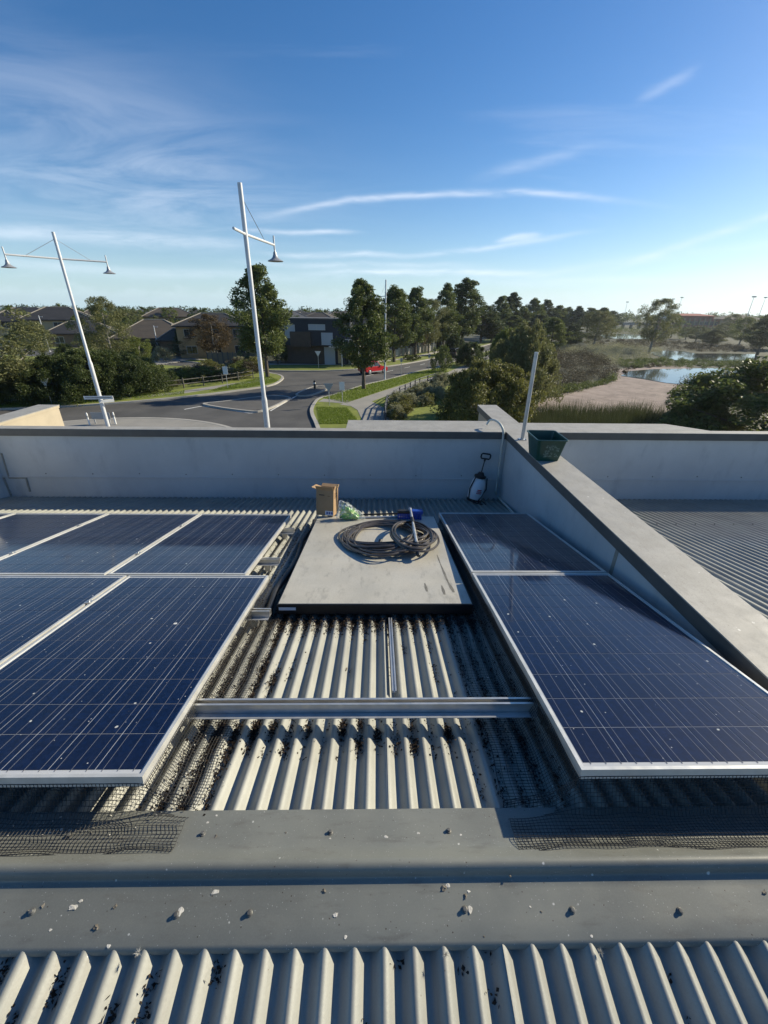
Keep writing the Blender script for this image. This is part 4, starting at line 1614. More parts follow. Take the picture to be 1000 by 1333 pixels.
def env_crown(seed, prof, z0, z1, n, rmin, rmax, lob=3, lobk=.28, inner=.2):
    rg = np.random.default_rng(seed)
    ts, rs = zip(*prof)
    out_ = []
    ph = rg.uniform(0, 6.28, 4)
    for i in range(n):
        t_ = (i + rg.random()) / n
        e = np.interp(t_, ts, rs)
        a = rg.uniform(0, 2 * math.pi)
        z = z0 + (z1 - z0) * t_
        lb = 1 + lobk * math.sin(lob * a + ph[0] + z * .9) + .16 * math.sin(5 * a + ph[1] - z * 1.3)
        rr = e * lb * math.sqrt(rg.uniform(inner, 1))
        r_ = rg.uniform(rmin, rmax) * (1 - .35 * t_)
        out_.append((rr * math.cos(a), rr * math.sin(a), z + rg.normal(0, .15), r_))
    return out_, rg


def trunk_mesh(name, h, r, clumps, rg, mat, limbs=7, lean=.0):
    mb = MB()
    pts, rs = [], []
    for i in range(7):
        t_ = i / 6
        pts.append(Vector((lean * t_ + .05 * h / 8 * math.sin(t_ * 5), .04 * h / 8 * math.cos(t_ * 4), -.05 + h * t_)))
        rs.append(r * (1.25 if i == 0 else 1 - .72 * t_))
    mb.tube(pts, rs, 8)
    cs = sorted(clumps, key=lambda c: c[2])
    for i in range(limbs):
        c = cs[int((i + .5) / limbs * len(cs) * .8)]
        zt = max(h * .22, c[2] - abs(c[0]) - abs(c[1]) - .3)
        k_ = min(zt / h, .95)
        s = Vector((lean * k_, 0, h * k_))
        e = Vector(c[:3])
        mb.tube([s, s.lerp(e, .5) + Vector((0, 0, -.1)), e], [r * .4, r * .28, r * .1], 5)
    return mb.mesh(name, mat, True)


TREES = {}


def make_kind(key, seed, prof, z0, z1, n, per, rmin, rmax, leaf, h_trunk, r_trunk, bark, mat, **kw):
    cl_, rg = env_crown(seed, prof, z0, z1, n, rmin, rmax, kw.get('lob', 3), kw.get('lobk', .28), kw.get('inner', .2))
    q = clump_leaves(cl_, per, leaf, rg, kw.get('width', .42), kw.get('droop', 0.), kw.get('flat', .85))
    width = max(c[0] + c[3] for c in cl_) - min(c[0] - c[3] for c in cl_)
    top = max(c[2] + c[3] * .85 for c in cl_)
    TREES[key] = (trunk_mesh('trunk', h_trunk, r_trunk, cl_, rg, bark, kw.get('limbs', 7)), np_mesh('crown', q, 4, mat), top, width)


pf_street = [(0, .8), (.12, 1.9), (.35, 2.35), (.6, 1.9), (.82, 1.15), (1, .3)]
pf_tall = [(0, .7), (.15, 1.5), (.45, 1.75), (.7, 1.3), (.9, .7), (1, .2)]
pf_gum = [(0, .9), (.3, 2.3), (.6, 2.4), (.85, 1.6), (1, .6)]
pf_dome = [(0, 3.3), (.3, 3.4), (.55, 3.1), (.8, 2.3), (1, .9)]
pf_cone = [(0, 1.5), (.2, 1.6), (.6, .95), (1, .1)]
for i in range(3):
    make_kind('street%d' % i, 10 + i, pf_street, 2.7, 10.5, 130, 170, .60, 1.0, .25, 8.5, .17, m_bark, m_leaf_street, inner=.25)
    make_kind('tall%d' % i, 20 + i, pf_tall, 2.2, 10.9, 120, 150, .55, .85, .26, 9.0, .16, m_bark, m_leaf_street, lobk=.35)
    make_kind('far%d' % i, 60 + i, pf_gum, 1.6, 7.6, 34, 46, .6, 1.05, .42, 5.5, .16, m_bark, m_leaf_mid, lobk=.3)
for i in range(2):
    make_kind('gum%d' % i, 30 + i, pf_gum, 2.0, 8.2, 95, 160, .55, .90, .21, 6.8, .15, m_barkpale, m_leaf_gum, width=.30, droop=.6, lobk=.35, inner=.3)
    make_kind('bush%d' % i, 40 + i, pf_dome, .35, 3.5, 230, 190, .45, .8, .17, 2.4, .10, m_bark, m_leaf_olive, lobk=.12, inner=.45)
    make_kind('shrub%d' % i, 50 + i, [(0, 1.3), (.5, 1.15), (1, .3)], .2, 1.15, 46, 90, .25, .42, .12, .8, .03, m_bark, m_leaf_mid, lobk=.2, inner=.3, limbs=4)
make_kind('cone0', 70, pf_cone, .5, 5.4, 90, 110, .35, .6, .13, 4.2, .12, m_bark, m_leaf_dark, lobk=.12)


def plant(kind, base, height, width, name, label, mat=None, group=None, rz=None, cat='tree', deep=None):
    tm, cm, top, wid = TREES[kind]
    t = empty(name, base, rz=rn.uniform(0, 6.28) if rz is None else rz)
    s = height / top
    sw = width / wid
    sw *= 1.15
    t.scale = (sw, sw if deep is None else deep, s)
    tag(t, label, cat, group)
    link('trunk', tm, t)
    c = link('crown', cm, t)
    if mat:
        c.material_slots[0].link = 'OBJECT'
        c.material_slots[0].material = mat
    return t


def plant_px(kind, bx_, by_, ty, wpx, name, label, mat=None, group=None, z=.12, cat='tree', rz=None):
    b = at(bx_, by_, z)
    h = aty(bx_, ty, b.y).z - z
    dep = fw.dot(b - Vector((0, 0, CAMZ)))
    return plant(kind, b, h, wpx / FPX * dep, name, label, mat, group, rz, cat)


# street trees along the main road
plant_px('street0', 349, 491, 342, 78, 'street_tree', 'tall dark street tree at the splitter corner behind the single-arm street lamp')
plant_px('street1', 473, 506, 361, 66, 'street_tree', 'tall dark street tree on the grass verge in front of the red car')
g_ = 'street trees along the far side of the road'
plant_px('street2', 513, 471, 370, 62, 'street_tree', 'broad dark street tree between the lamp post and the pillar fence')
plant_px('street0', 540, 463, 372, 50, 'street_tree', 'dark street tree with pale bare trunk by the pillar fence')
plant_px('tall1', 577, 456, 368, 40, 'street_tree', 'slender twin of the tallest street tree beside the parked black car')
plant_px('tall2', 601, 452, 361, 48, 'street_tree', 'tallest slender street tree above the parked black car')
plant_px('gum0', 558, 460, 388, 40, 'street_tree', 'short street tree squeezed between the slender tall ones')
plant_px('street1', 626, 446, 397, 54, 'street_tree', 'round dark tree closing the end of the road', m_leaf_dark)
for i, (x, y, ty, w) in enumerate(((648, 442, 384, 26), (661, 440, 380, 28), (690, 437, 387, 26), (676, 438, 398, 30), (706, 434, 389, 24), (722, 434, 397, 26), (735, 432, 399, 24), (748, 434, 398, 26), (764, 432, 400, 26), (779, 434, 400, 30), (792, 430, 404, 26), (665, 444, 410, 40), (700, 442, 408, 40), (640, 446, 412, 34))):
    plant_px(('street0', 'tall1', 'street2', 'tall0')[i % 4], x, y, ty, w * 1.25, 'wetland_tree', 'dark tree in the belt between the road and the wetland', (None, m_leaf_dark, m_leaf_mid)[i % 3], 'tree belt between road and wetland', z=0)
plant_px('shrub0', 573, 484, 447, 26, 'young_tree', 'small young tree at the kerb before the black car', m_leaf_street)
plant_px('bush0', 612, 476, 444, 38, 'round_bush', 'dark round bush beside the footpath bend', m_leaf_dark, cat='bush')
plant_px('bush1', 590, 462, 432, 26, 'round_bush', 'dark bush under the tallest slender street tree', m_leaf_dark, cat='bush')
plant_px('bush0', 630, 552, 466, 122, 'round_bush', 'big rounded olive bush just beyond the end of the dividing wall', m_leaf_olive, cat='bush', z=0)
plant_px('bush1', 676, 521, 414, 88, 'gum_tree', 'dense rounded olive green tree rising behind the big olive bush', m_leaf_gum, z=-.6)
plant_px('bush0', 652, 500, 424, 44, 'gum_tree', 'olive green tree crowding against the grey green one by the path', m_leaf_mid, z=-.4)
plant_px('bush1', 1022, 585, 455, 300, 'round_bush', 'large dark bush beyond the right parapet hiding the pond edge', m_leaf_street, cat='bush', z=-.8)
plant_px('bush0', 905, 575, 522, 90, 'round_bush', 'low leafy bush in front of the mud flat by the parapet', m_leaf_olive, cat='bush', z=-.8)
plant_px('gum0', 845, 459, 387, 44, 'gum_tree', 'open crowned gum tree standing alone by the far water', m_leaf_gum, z=WZ)
plant_px('gum1', 773, 452, 404, 50, 'gum_tree', 'grey gum at the end of the tree belt by the sedges', m_leaf_gum, z=WZ)
plant_px('street0', 742, 455, 422, 40, 'wetland_tree', 'dark bushy tree in front of the belt beside the sedges', m_leaf_dark, None, z=WZ)
plant_px('street2', 715, 462, 412, 44, 'wetland_tree', 'mid green tree in front of the belt behind the steel post', m_leaf_mid, None, z=WZ)
for i, (x, y, ty, w) in enumerate(((985, 462, 408, 46), (962, 450, 412, 34), (940, 444, 420, 30), (1012, 455, 405, 50), (905, 446, 424, 30), (873, 440, 410, 30), (925, 452, 428, 30), (892, 442, 425, 24), (950, 438, 408, 26))):
    plant_px('gum%d' % (i % 2) if i % 3 else 'street1', x, y, ty, w, 'wetland_tree', 'grey green tree on the far bank in front of the terracotta building', (m_leaf_gum, m_leaf_mid)[i % 2], 'trees on the far bank', z=WZ)

# left side: gardens, hedge and trees between the two roads
plant_px('gum0', -6, 529, 388, 130, 'gum_tree', 'large grey green tree at the bend of the left road', m_leaf_gum)
plant_px('gum1', 152, 482, 385, 62, 'gum_tree', 'pale barked grey green tree behind the dark hedge', m_leaf_gum)
plant_px('gum1', 60, 468, 418, 34, 'gum_tree', 'small spreading tree in front of the dark roofed house', m_leaf_gum)
plant_px('gum0', 186, 478, 438, 30, 'gum_tree', 'small grey tree beside the pale driveway', m_leaf_mid)
plant_px('cone0', 238, 466, 430, 34, 'conifer', 'dense dark conifer in the garden of the cream house', m_leaf_dark)
plant_px('gum0', 281, 468, 408, 50, 'garden_tree', 'reddish brown tree in front of the cream house', m_leaf_brown)
plant_px('gum1', 330, 462, 405, 40, 'garden_tree', 'dark tree beside the brown tree and the timber fence', m_leaf_dark)
for i, (x, y, ty, w, m_, lb) in enumerate(((258, 463, 436, 30, m_leaf_dark, 'dark garden tree beside the sunlit cream garden wall'), (306, 462, 428, 34, m_leaf_mid, 'bushy green tree behind the brown paling fence'),
        (200, 463, 441, 26, m_leaf_gum, 'small grey green tree at the front of the brown tiled house'), (172, 466, 440, 30, m_leaf_street, 'dark tree between the pale barked tree and the driveway'),
        (118, 470, 436, 34, m_leaf_gum, 'grey green tree before the low dark roofed brick house'), (90, 472, 446, 28, m_leaf_dark, 'round dark bush below the low dark roofed brick house'),
        (30, 468, 430, 32, m_leaf_dark, 'dark garden tree behind the large grey green tree'), (318, 476, 452, 20, m_leaf_street, 'small dark tree at the middle of the paling fence'),
        (362, 474, 448, 26, m_leaf_street, 'round street bush between the corner tree and the navy house'), (378, 470, 440, 24, m_leaf_dark, 'dark shrubby tree against the side of the navy house'))):
    plant_px(('far0', 'bush0', 'far1', 'far2')[i % 4], x, y, ty, w, 'garden_tree', lb, m_)
plant_px('shrub0', 213, 470, 450, 28, 'garden_shrub', 'pale clipped shrub beside the conifer', m_leaf_grey, cat='shrub')
for i, (x, y, ty, w, m_) in enumerate(((35, 522, 470, 70, 0), (80, 520, 458, 80, 0), (125, 517, 452, 80, 0), (165, 513, 455, 76, 0), (190, 506, 470, 56, 1), (60, 500, 466, 60, 0), (105, 498, 456, 60, 1), (145, 494, 455, 60, 0), (180, 496, 462, 50, 1), (20, 506, 478, 50, 1))):
    plant_px('bush%d' % (i % 2), x, y, ty, w * 1.15, 'hedge_bush', 'dark rounded bush of the dense hedge behind the left footpath', (m_leaf_dark, m_leaf_street)[m_], 'hedge bushes behind the left footpath', cat='bush')
for i in range(34):
    f = i / 33
    x = 186 + f * 150 + rn.uniform(-6, 6)
    y = 507 - f * 17 - rn.uniform(0, 13)
    plant_px('shrub%d' % (i % 2), x, y, y - rn.uniform(11, 19), rn.uniform(24, 38), 'verge_shrub', 'low grassy shrub behind the post and rail fence', (m_leaf_olive, m_leaf_grey, m_leaf_mid, m_sedge)[i % 4], 'shrubs behind the post and rail fence', cat='shrub')
for i in range(26):
    x = rn.uniform(514, 574)
    y = 508 + (574 - x) * .45 + rn.uniform(-8, 12)
    plant_px('shrub%d' % (i % 2), x, y, y - rn.uniform(13, 20), rn.uniform(20, 30), 'garden_shrub', 'pale grey green mounded shrub inside the dark path fence', (m_leaf_grey, m_leaf_grey, m_leaf_olive)[i % 3], 'pale shrubs inside the dark path fence', cat='shrub')
for i, (x, y) in enumerate(((535, 470), (530, 468), (541, 468))):
    plant_px('shrub0', x, y, y - 7, 12, 'garden_shrub', 'small dark clipped shrub on the far verge', m_leaf_dark, 'clipped shrubs on the far verge', cat='shrub')


# --- reeds, sedges, ground cover (nobody could count these)
def in_poly(x, y, P):
    c = False
    n = len(P)
    for i in range(n):
        x1, y1 = P[i]
        x2, y2 = P[(i + 1) % n]
        if (y1 > y) != (y2 > y) and x < (x2 - x1) * (y - y1) / (y2 - y1) + x1:
            c = not c
    return c


def scatter(P, n, z, rg):
    """even over the ground inside the outline P (given as survey pixels)"""
    Q = [at(*p, z) for p in P]
    Q = [(q.x, q.y) for q in Q]
    xs, ys_ = [q[0] for q in Q], [q[1] for q in Q]
    out_ = []
    while len(out_) < n:
        x, y = rg.uniform(min(xs), max(xs)), rg.uniform(min(ys_), max(ys_))
        if in_poly(x, y, Q):
            out_.append((x, y))
    return out_


def blades(name, P, n, z, h0, h1, mat, label, cat, seed, w=.02, lean=.18):
    rg = np.random.default_rng(seed)
    S = np.array(scatter(P, n, z, rg))
    N = len(S)
    b = np.concatenate([S, np.full((N, 1), z)], 1)
    # height varies in drifts
    h = (rg.uniform(h0, h1, N) * (1 + .22 * np.sin(S[:, 0] * 1.1) * np.cos(S[:, 1] * .8)))[:, None]
    d = rg.normal(size=(N, 3)) * lean
    d[:, 2] = 1
    a = rg.uniform(0, 6.28, N)
    e = np.stack([np.cos(a), np.sin(a), np.zeros(N)], 1) * w
    V = np.stack([b - e, b + e, b + d * h], 1)
    return tag(link(name, np_mesh(name, V, 3, mat)), label, cat, kind='stuff')


def mounds(name, P, n, z, r0, r1, per, leaf, mat, label, cat, seed, flat=.8, droop=-.8, width=.3):
    rg = np.random.default_rng(seed)
    cl_ = []
    for (x, y) in scatter(P, n, z, rg):
        r_ = rg.uniform(r0, r1)
        cl_.append((x, y, z + r_ * .35, r_))
    q = clump_leaves(cl_, per, leaf, rg, width, droop, flat, 2.6)
    return tag(link(name, np_mesh(name, q, 4, mat)), label, cat, kind='stuff')


blades('reeds', ((640, 566), (690, 548), (760, 546), (835, 547), (890, 552), (900, 585), (640, 585)), 15000, WZ, 1.2, 2.1, m_reed, 'band of tall green reeds along the near edge of the mud flat', 'reeds', 1, .022)
mounds('sedge_mounds', ((655, 505), (690, 470), (705, 460), (760, 459), (790, 470), (800, 484), (790, 497), (750, 505), (700, 516), (660, 532)), 330, WZ, .7, 1.5, 230, .20, m_sedge, 'brown sedges covering the bank between tree belt and mud flat', 'sedges', 2)
mounds('bank_scrub', ((690, 470), (700, 452), (760, 450), (815, 452), (860, 458), (850, 466), (815, 470), (800, 478), (760, 462)), 260, WZ, .9, 1.9, 200, .22, m_leaf_grey, 'pale grey green scrub on the bank above the brown sedges', 'scrub', 3)
mounds('pond_sedges', ((800, 470), (850, 468), (905, 470), (985, 472), (985, 478), (900, 479), (850, 478.5), (815, 481)), 200, WZ, .4, .8, 150, .22, m_leaf_street, 'dark sedges between the near pond and the far water', 'sedges', 4)
mounds('far_bank_scrub', ((760, 446), (800, 443), (870, 445), (980, 452), (1000, 458), (940, 459.5), (870, 455.5), (820, 452), (770, 452)), 330, WZ, .6, 1.3, 120, .26, m_sedge, 'olive scrub on the bank beyond the far water', 'scrub', 5)
mounds('far_bank_bushes', ((770, 428), (1000, 433), (1000, 447), (870, 441), (775, 433)), 170, WZ, 1.4, 3.2, 150, .4, m_leaf_street, 'dark bushes on the far bank below the terracotta building', 'bushes', 6)
mounds('bank_sedges', ((893, 497), (935, 500), (985, 484), (1010, 480), (1010, 530), (880, 535)), 150, WZ, .7, 1.5, 180, .22, m_sedge, 'brown sedges on the bank behind the large dark bush', 'sedges', 9)
mounds('mud_edge_sedges', ((668, 533), (700, 520), (745, 511), (788, 501), (800, 490), (797, 497), (752, 507), (700, 516), (665, 526)), 90, WZ, .5, 1.1, 230, .20, m_leaf_street, 'dark sedges standing along the edge of the mud flat', 'sedges', 10)
mounds('pond_edge_tufts', ((800, 480), (830, 475), (870, 474.5), (872, 477), (835, 480), (808, 489)), 22, WZ, .3, .6, 60, .3, m_sedge, 'small tufts standing on the pale mud by the pond', 'tufts', 8)
blades('grass_blades', ((416, 552), (412, 530), (452, 531), (470, 552)), 7000, .12, .05, .16, m_grassblade, 'bright mown grass on the corner by the give way sign', 'grass', 11, .02, .5)
blades('grass_blades', ((420, 518), (470, 503), (520, 491), (570, 480), (585, 484), (540, 495), (505, 506), (470, 518), (452, 525)), 11000, .12, .06, .20, m_grassblade, 'bright mown grass between the main road and the footpath', 'grass', 12, .025, .5)
blades('grass_blades', ((272, 510), (330, 503), (364, 496), (352, 490), (330, 494), (285, 505)), 5000, .12, .06, .18, m_grassblade, 'mown grass round the foot of the corner street tree', 'grass', 13, .025, .5)
blades('grass_blades', ((0, 530), (120, 524), (240, 513), (240, 509), (120, 518), (0, 523)), 6000, .12, .05, .16, m_grassblade, 'mown grass along the left footpath', 'grass', 14, .025, .5)


# the far wood: one mass along the horizon
def far_wood(name, x0, x1, y0, y1, n, h0, h1, mat, label, seed):
    rg = np.random.default_rng(seed)
    cl_ = []
    for _ in range(n):
        x, y = rg.uniform(x0, x1), rg.uniform(y0, y1)
        H = rg.uniform(h0, h1)
        for _ in range(4):
            cl_.append((x + rg.normal(0, 1.4), y + rg.normal(0, 1.4), H * rg.uniform(.35, .95), H * rg.uniform(.16, .30)))
    q = clump_leaves(cl_, 16, 1.15, rg, .6, 0, .9, 2.6)
    return tag(link(name, np_mesh(name, q, 4, mat)), label, 'wood', kind='stuff')


far_wood('distant_wood', -620, 40, 330, 640, 900, 6, 10.5, m_leaf_dark, 'distant line of trees along the horizon beyond the houses', 31)
far_wood('distant_wood', 60, 700, 330, 560, 900, 6, 10.5, m_leaf_street, 'distant line of trees along the horizon beyond the wetland', 32)
gg = 'trees among the distant houses'
for i in range(170):
    a = R(rn.uniform(-46, 2))
    D = rn.uniform(105, 300)
    x, y = D * math.tan(a), D
    if y < 125 and x > -60:
        continue
    h = rn.uniform(4.0, 9.0)
    plant('far%d' % (i % 3), (x, y, .1), h, h * rn.uniform(.6, .9), 'garden_tree', 'garden tree among the distant houses', (m_leaf_dark, m_leaf_street, m_leaf_mid, m_leaf_gum)[i % 4], gg)

# ================================================================== HOUSES


def add_window(t, x0, x1, z0, z1, y, side='front', pane=None):
    """window in the front (-y) or right (+x) wall, as frame with a recessed pane"""
    f = MB()
    w = .07
    P = pane or m_winglass
    pm = MB()
    if side == 'front':
        f.box(x0 - w, x1 + w, y - .05, y - .004, z1, z1 + w).box(x0 - w, x1 + w, y - .08, y - .004, z0 - w, z0)
        f.box(x0 - w, x0, y - .05, y - .004, z0, z1).box(x1, x1 + w, y - .05, y - .004, z0, z1)
        f.box((x0 + x1) / 2 - .025, (x0 + x1) / 2 + .025, y - .045, y - .004, z0, z1)
        pm.box(x0, x1, y - .02, y - .003, z0, z1)
    else:
        f.box(y + .004, y + .05, x0 - w, x1 + w, z1, z1 + w).box(y + .004, y + .08, x0 - w, x1 + w, z0 - w, z0)
        f.box(y + .004, y + .05, x0 - w, x0, z0, z1).box(y + .004, y + .05, x1, x1 + w, z0, z1)
        pm.box(y + .003, y + .02, x0, x1, z0, z1)
    o = f.build('window', m_winframe, t)
    pm.build('pane', P, o)
    return o


def hip_roof(t, x0, x1, y0, y1, z, rise, over, mat, ridge=True):
    X0_, X1_, Y0_, Y1_ = x0 - over, x1 + over, y0 - over, y1 + over
    w, d = X1_ - X0_, Y1_ - Y0_
    if w >= d:
        a, b = Vector((X0_ + d / 2, (Y0_ + Y1_) / 2, z + rise)), Vector((X1_ - d / 2, (Y0_ + Y1_) / 2, z + rise))
    else:
        a, b = Vector(((X0_ + X1_) / 2, Y0_ + w / 2, z + rise)), Vector(((X0_ + X1_) / 2, Y1_ - w / 2, z + rise))
    c = [Vector(p) for p in ((X0_, Y0_, z), (X1_, Y0_, z), (X1_, Y1_, z), (X0_, Y1_, z))]
    cb = [p - Vector((0, 0, .2)) for p in c]
    V = c + [a, b] + cb
    F = [(0, 1, 7, 6), (1, 2, 8, 7), (2, 3, 9, 8), (3, 0, 6, 9), (6, 7, 8, 9)]
    if w >= d:
        F += [(0, 1, 5, 4), (1, 2, 5), (2, 3, 4, 5), (3, 0, 4)]
    else:
        F += [(0, 1, 4), (1, 2, 5, 4), (2, 3, 5), (3, 0, 4, 5)]
    o = MB().add(V, F).build('roof', mat, t)
    if ridge:
        for p, q in ((a, b), (c[0], a if w >= d else a), (c[1], b if w >= d else a), (c[2], b), (c[3], a if w >= d else b)):
            if (p - q).length > .2:
                MB().tube([p + Vector((0, 0, .03)), q + Vector((0, 0, .03))], .10, 6).build('ridge_tile', m_ridge_tile, o)
    return o


def house(label, base, rz, blocks, wall, roofm, group=None, name='house', windows=True, pane=None, cat='house'):
    """blocks: (x0, x1, y0, y1, wall height, roof rise)"""
    t = empty(name, base, rz=rz)
    tag(t, label, cat, group)
    for i, (x0, x1, y0, y1, h, rise) in enumerate(blocks):
        MB().box(x0, x1, y0, y1, 0, h - .2).build('wall', wall, t)
        hip_roof(t, x0, x1, y0, y1, h, rise, .55, roofm)
        if windows:
            n = max(1, int((x1 - x0) / 4))
            for fl in range(2 if h > 4 else 1):
                for k_ in range(n):
                    xc = x0 + (x1 - x0) * (k_ + .5) / n
                    add_window(t, xc - .8, xc + .8, fl * 2.7 + .9, fl * 2.7 + 2.1, y0, 'front', pane)
                m_ = max(1, int((y1 - y0) / 5))
                for k_ in range(m_):
                    yc = y0 + (y1 - y0) * (k_ + .5) / m_
                    add_window(t, yc - .7, yc + .7, fl * 2.7 + .9, fl * 2.7 + 2.1, x1, 'right', pane)
    return t


def base_at(px, py, h):
    p = at(px, py, h)
    return Vector((p.x, p.y, 0))


b = base_at(72, 416, 5.4)
house('two-storey house with dark hipped roof and pale ridges behind the left lamp', b, R(24), ((-6.5, 7, 0, 9, 5.4, 2.6), (-13, -6.6, 1.5, 8, 5.0, 2.2)), m_brick_cream, m_tile_dark)
b = base_at(102, 434, 2.8)
house('low dark roofed brick house in front of the two-storey one', b, R(22), ((-6, 7, 0, 8, 2.8, 2.4),), m_brick_brown, m_tile_dark)
b = base_at(195, 440, 3.0)
house('brown tiled single-storey house with wide roof beside the conifer', b, R(20), ((-6, 7.5, 0, 10, 3.0, 3.0), (2, 8, -5, 0, 2.9, 1.8)), m_brick_brown, m_tile_brown)
b = base_at(275, 425, 5.4)
house('sunlit cream brick two-storey house behind the brown tree', b, R(16), ((-6, 6.0, 4, 12, 5.4, 1.9),), m_brick_tan, m_tile_dark)
b = base_at(222, 412, 5.6)
house('grey roofed house rising behind the brown tiled one', b, R(25), ((-8, 8, 0, 10, 5.6, 2.6),), m_brick_tan, m_tile_brown)
b = base_at(30, 410, 5.4)
house('dark roofed house behind the large grey green tree', b, R(18), ((-8, 8, 0, 10, 5.4, 2.4),), m_brick_brown, m_tile_dark)
far = ((15, 402), (120, 402), (185, 401), (250, 401), (300, 402), (375, 405), (392, 402), (412, 407), (428, 403), (442, 407), (455, 404), (90, 399), (402, 400), (470, 404), (362, 402), (338, 403))
wm = (m_brick_cream, m_brick_brown, m_brick_tan)
rm = (m_tile_dark, m_tile_brown, m_tile_grey, m_tile_brown, m_tile_dark, m_tile_grey)
rh = random.Random(3)
for i, (x, y) in enumerate(far):
    D = rh.uniform(150, 330)
    p = aty(x, y, D)
    rl = ('dark', 'brown', 'grey', 'brown', 'dark', 'grey')[i % 6]
    w = rh.uniform(10, 15)
    house('distant house with %s tiled roof among trees' % rl, (p.x, D, .1), R(rh.uniform(-10, 40)), ((-w / 2, w / 2, 0, 9, rh.choice((3.0, 5.2)), rh.uniform(1.8, 2.6)),), wm[i % 3], rm[i % 6], 'distant houses with %s roofs' % rl, windows=i % 2 == 0)

# dark modern house on the far corner
b = at(410, 476, .0)
t = empty('house', b, rz=R(-6))
tag(t, 'dark navy flat-roofed modern house on the corner opposite the red car', 'house')
MB().box(-5.3, 4.9, 0, 8.5, 3.0, 6.75).build('upper_wall', m_navy, t)
m_dkbrick = M('dark_brick', (.10, .072, .052), (.08, .058, .042), 1.5, .85)
MB().box(-4.6, 1.9, .9, 8.5, 0, 2.99).build('lower_wall', m_dkbrick, t)
MB().box(1.95, 4.9, 1.2, 8.5, 0, 2.99).build('lower_wall', m_navy, t)
MB().box(-5.45, 5.05, -.12, 8.6, 6.76, 6.92).build('roof', m_tile_grey, t)
MB().box(-3.6, -.4, -.35, .88, 2.8, 5.0).build('bay', m_dkbrick, t)
add_window(t, -4.4, -2.9, 4.1, 5.9, 0, pane=m_winlight)
add_window(t, -.6, 1.9, 5.3, 6.0, 0, pane=m_winlight)
MB().box(1.3, 3.1, -.06, -.003, 3.1, 4.9).build('shutter', m_winlight, t)
MB().box(1.45, 3.2, .84, .895, .1, 2.75).build('door', m_winlight, t)
MB().box(2.7, 7.4, -1.4, 6, 2.85, 3.05).build('balcony_slab', m_winframe, t)
for x in (4.6, 7.2):
    MB().box(x, x + .16, -1.35, -1.19, 0, 2.84).build('post', m_winframe, t)
for x in (5.0, 5.8, 6.6, 7.3):
    MB().box(x, x + .05, -1.35, -1.3, 3.06, 4.0).build('baluster', m_winframe, t)
MB().box(4.9, 7.36, -1.36, -1.29, 4.0, 4.07).build('handrail', m_winframe, t)
MB().box(3.6, 4.2, 1.13, 1.195, .3, 2.5).build('cream_panel', m_brick_cream, t)  # narrow cream brick panel right of the door
add_window(t, 3.4, 4.3, 3.6, 5.2, 4.9, 'right')
# darker houses standing behind the street trees
for i, (x, y, lb) in enumerate(((502, 468, 'dark two-storey house behind the lamp post and street trees'), (540, 460, 'grey two-storey house behind the pillar fence'), (575, 455, 'dark two-storey house behind the slender tall trees'))):
    b = at(x, y, .12)
    house(lb, b + Vector((-5, 7, 0)), R(-28), ((-6, 6, 0, 10, 5.6, 1.8),), (m_navy, m_brick_brown, m_navy)[i], m_tile_dark)

# --- fences
t = empty('timber_fence', at(270, 467, .12))
tag(t, 'brown paling fence round the garden beside the navy house', 'fence')
o0 = t.location.copy()
A_, B_ = at(272, 475, .12) - o0, at(345, 476, .12) - o0
n = 11
for i in range(n):
    p, q = A_.lerp(B_, i / n), A_.lerp(B_, (i + .96) / n)
    d = (q - p).normalized()
    s_ = Vector((-d.y, d.x, 0)) * .03
    V = [p - s_, q - s_, q + s_, p + s_]
    V = V + [v + Vector((0, 0, 1.85)) for v in V]
    MB().add(V, [(0, 3, 2, 1), (4, 5, 6, 7), (0, 1, 5, 4), (1, 2, 6, 5), (2, 3, 7, 6), (3, 0, 4, 7)]).build('paling_panel', m_fence, t)
    MB().box(p.x - .07, p.x + .07, p.y - .07, p.y + .07, 0, 1.95).build('post', m_fence_grey, t)
t = empty('garden_wall', at(262, 464, .12))
tag(t, 'sunlit cream garden wall between the conifer and the paling fence', 'wall')
o0 = t.location.copy()
A_, B_ = at(253, 466, .12) - o0, at(273, 463, .12) - o0
MB().tube([A_ + Vector((0, 0, 0.9)), B_ + Vector((0, 0, .9))], .9, 4).build('wall', m_brick_cream, t) if False else MB().box(A_.x, B_.x, A_.y, A_.y + .25, 0, 1.9).build('wall', m_brick_cream, t)
for k_ in range(3):
    x = A_.x + (B_.x - A_.x) * k_ / 2
    MB().box(x - .2, x + .2, A_.y - .1, A_.y + .35, 0, 2.1).build('pillar', m_brick_tan, t)

t = empty('pillar_fence', at(500, 472, .12))
tag(t, 'pale pillar fence along the far footpath under the street trees', 'fence')
o0 = t.location.copy()
A_, B_ = at(456, 474, .12) - o0, at(566, 457, .12) - o0
n = 20
for i in range(n + 1):
    p = A_.lerp(B_, i / n)
    MB().box(p.x - .25, p.x + .25, p.y - .25, p.y + .25, 0, 1.55).build('pillar', m_conc, t)
    if i < n:
        q = A_.lerp(B_, (i + 1) / n)
        d = (q - p).normalized()
        s_ = Vector((-d.y, d.x, 0)) * .04
        p2, q2 = p + d * .26, q - d * .26
        V = [p2 - s_, q2 - s_, q2 + s_, p2 + s_]
        V = [v + Vector((0, 0, .15)) for v in V] + [v + Vector((0, 0, 1.3)) for v in V]
        MB().add(V, [(0, 3, 2, 1), (4, 5, 6, 7), (0, 1, 5, 4), (1, 2, 6, 5), (2, 3, 7, 6), (3, 0, 4, 7)]).build('infill_panel', (m_fence_grey, m_conc)[i % 3 == 0], t)


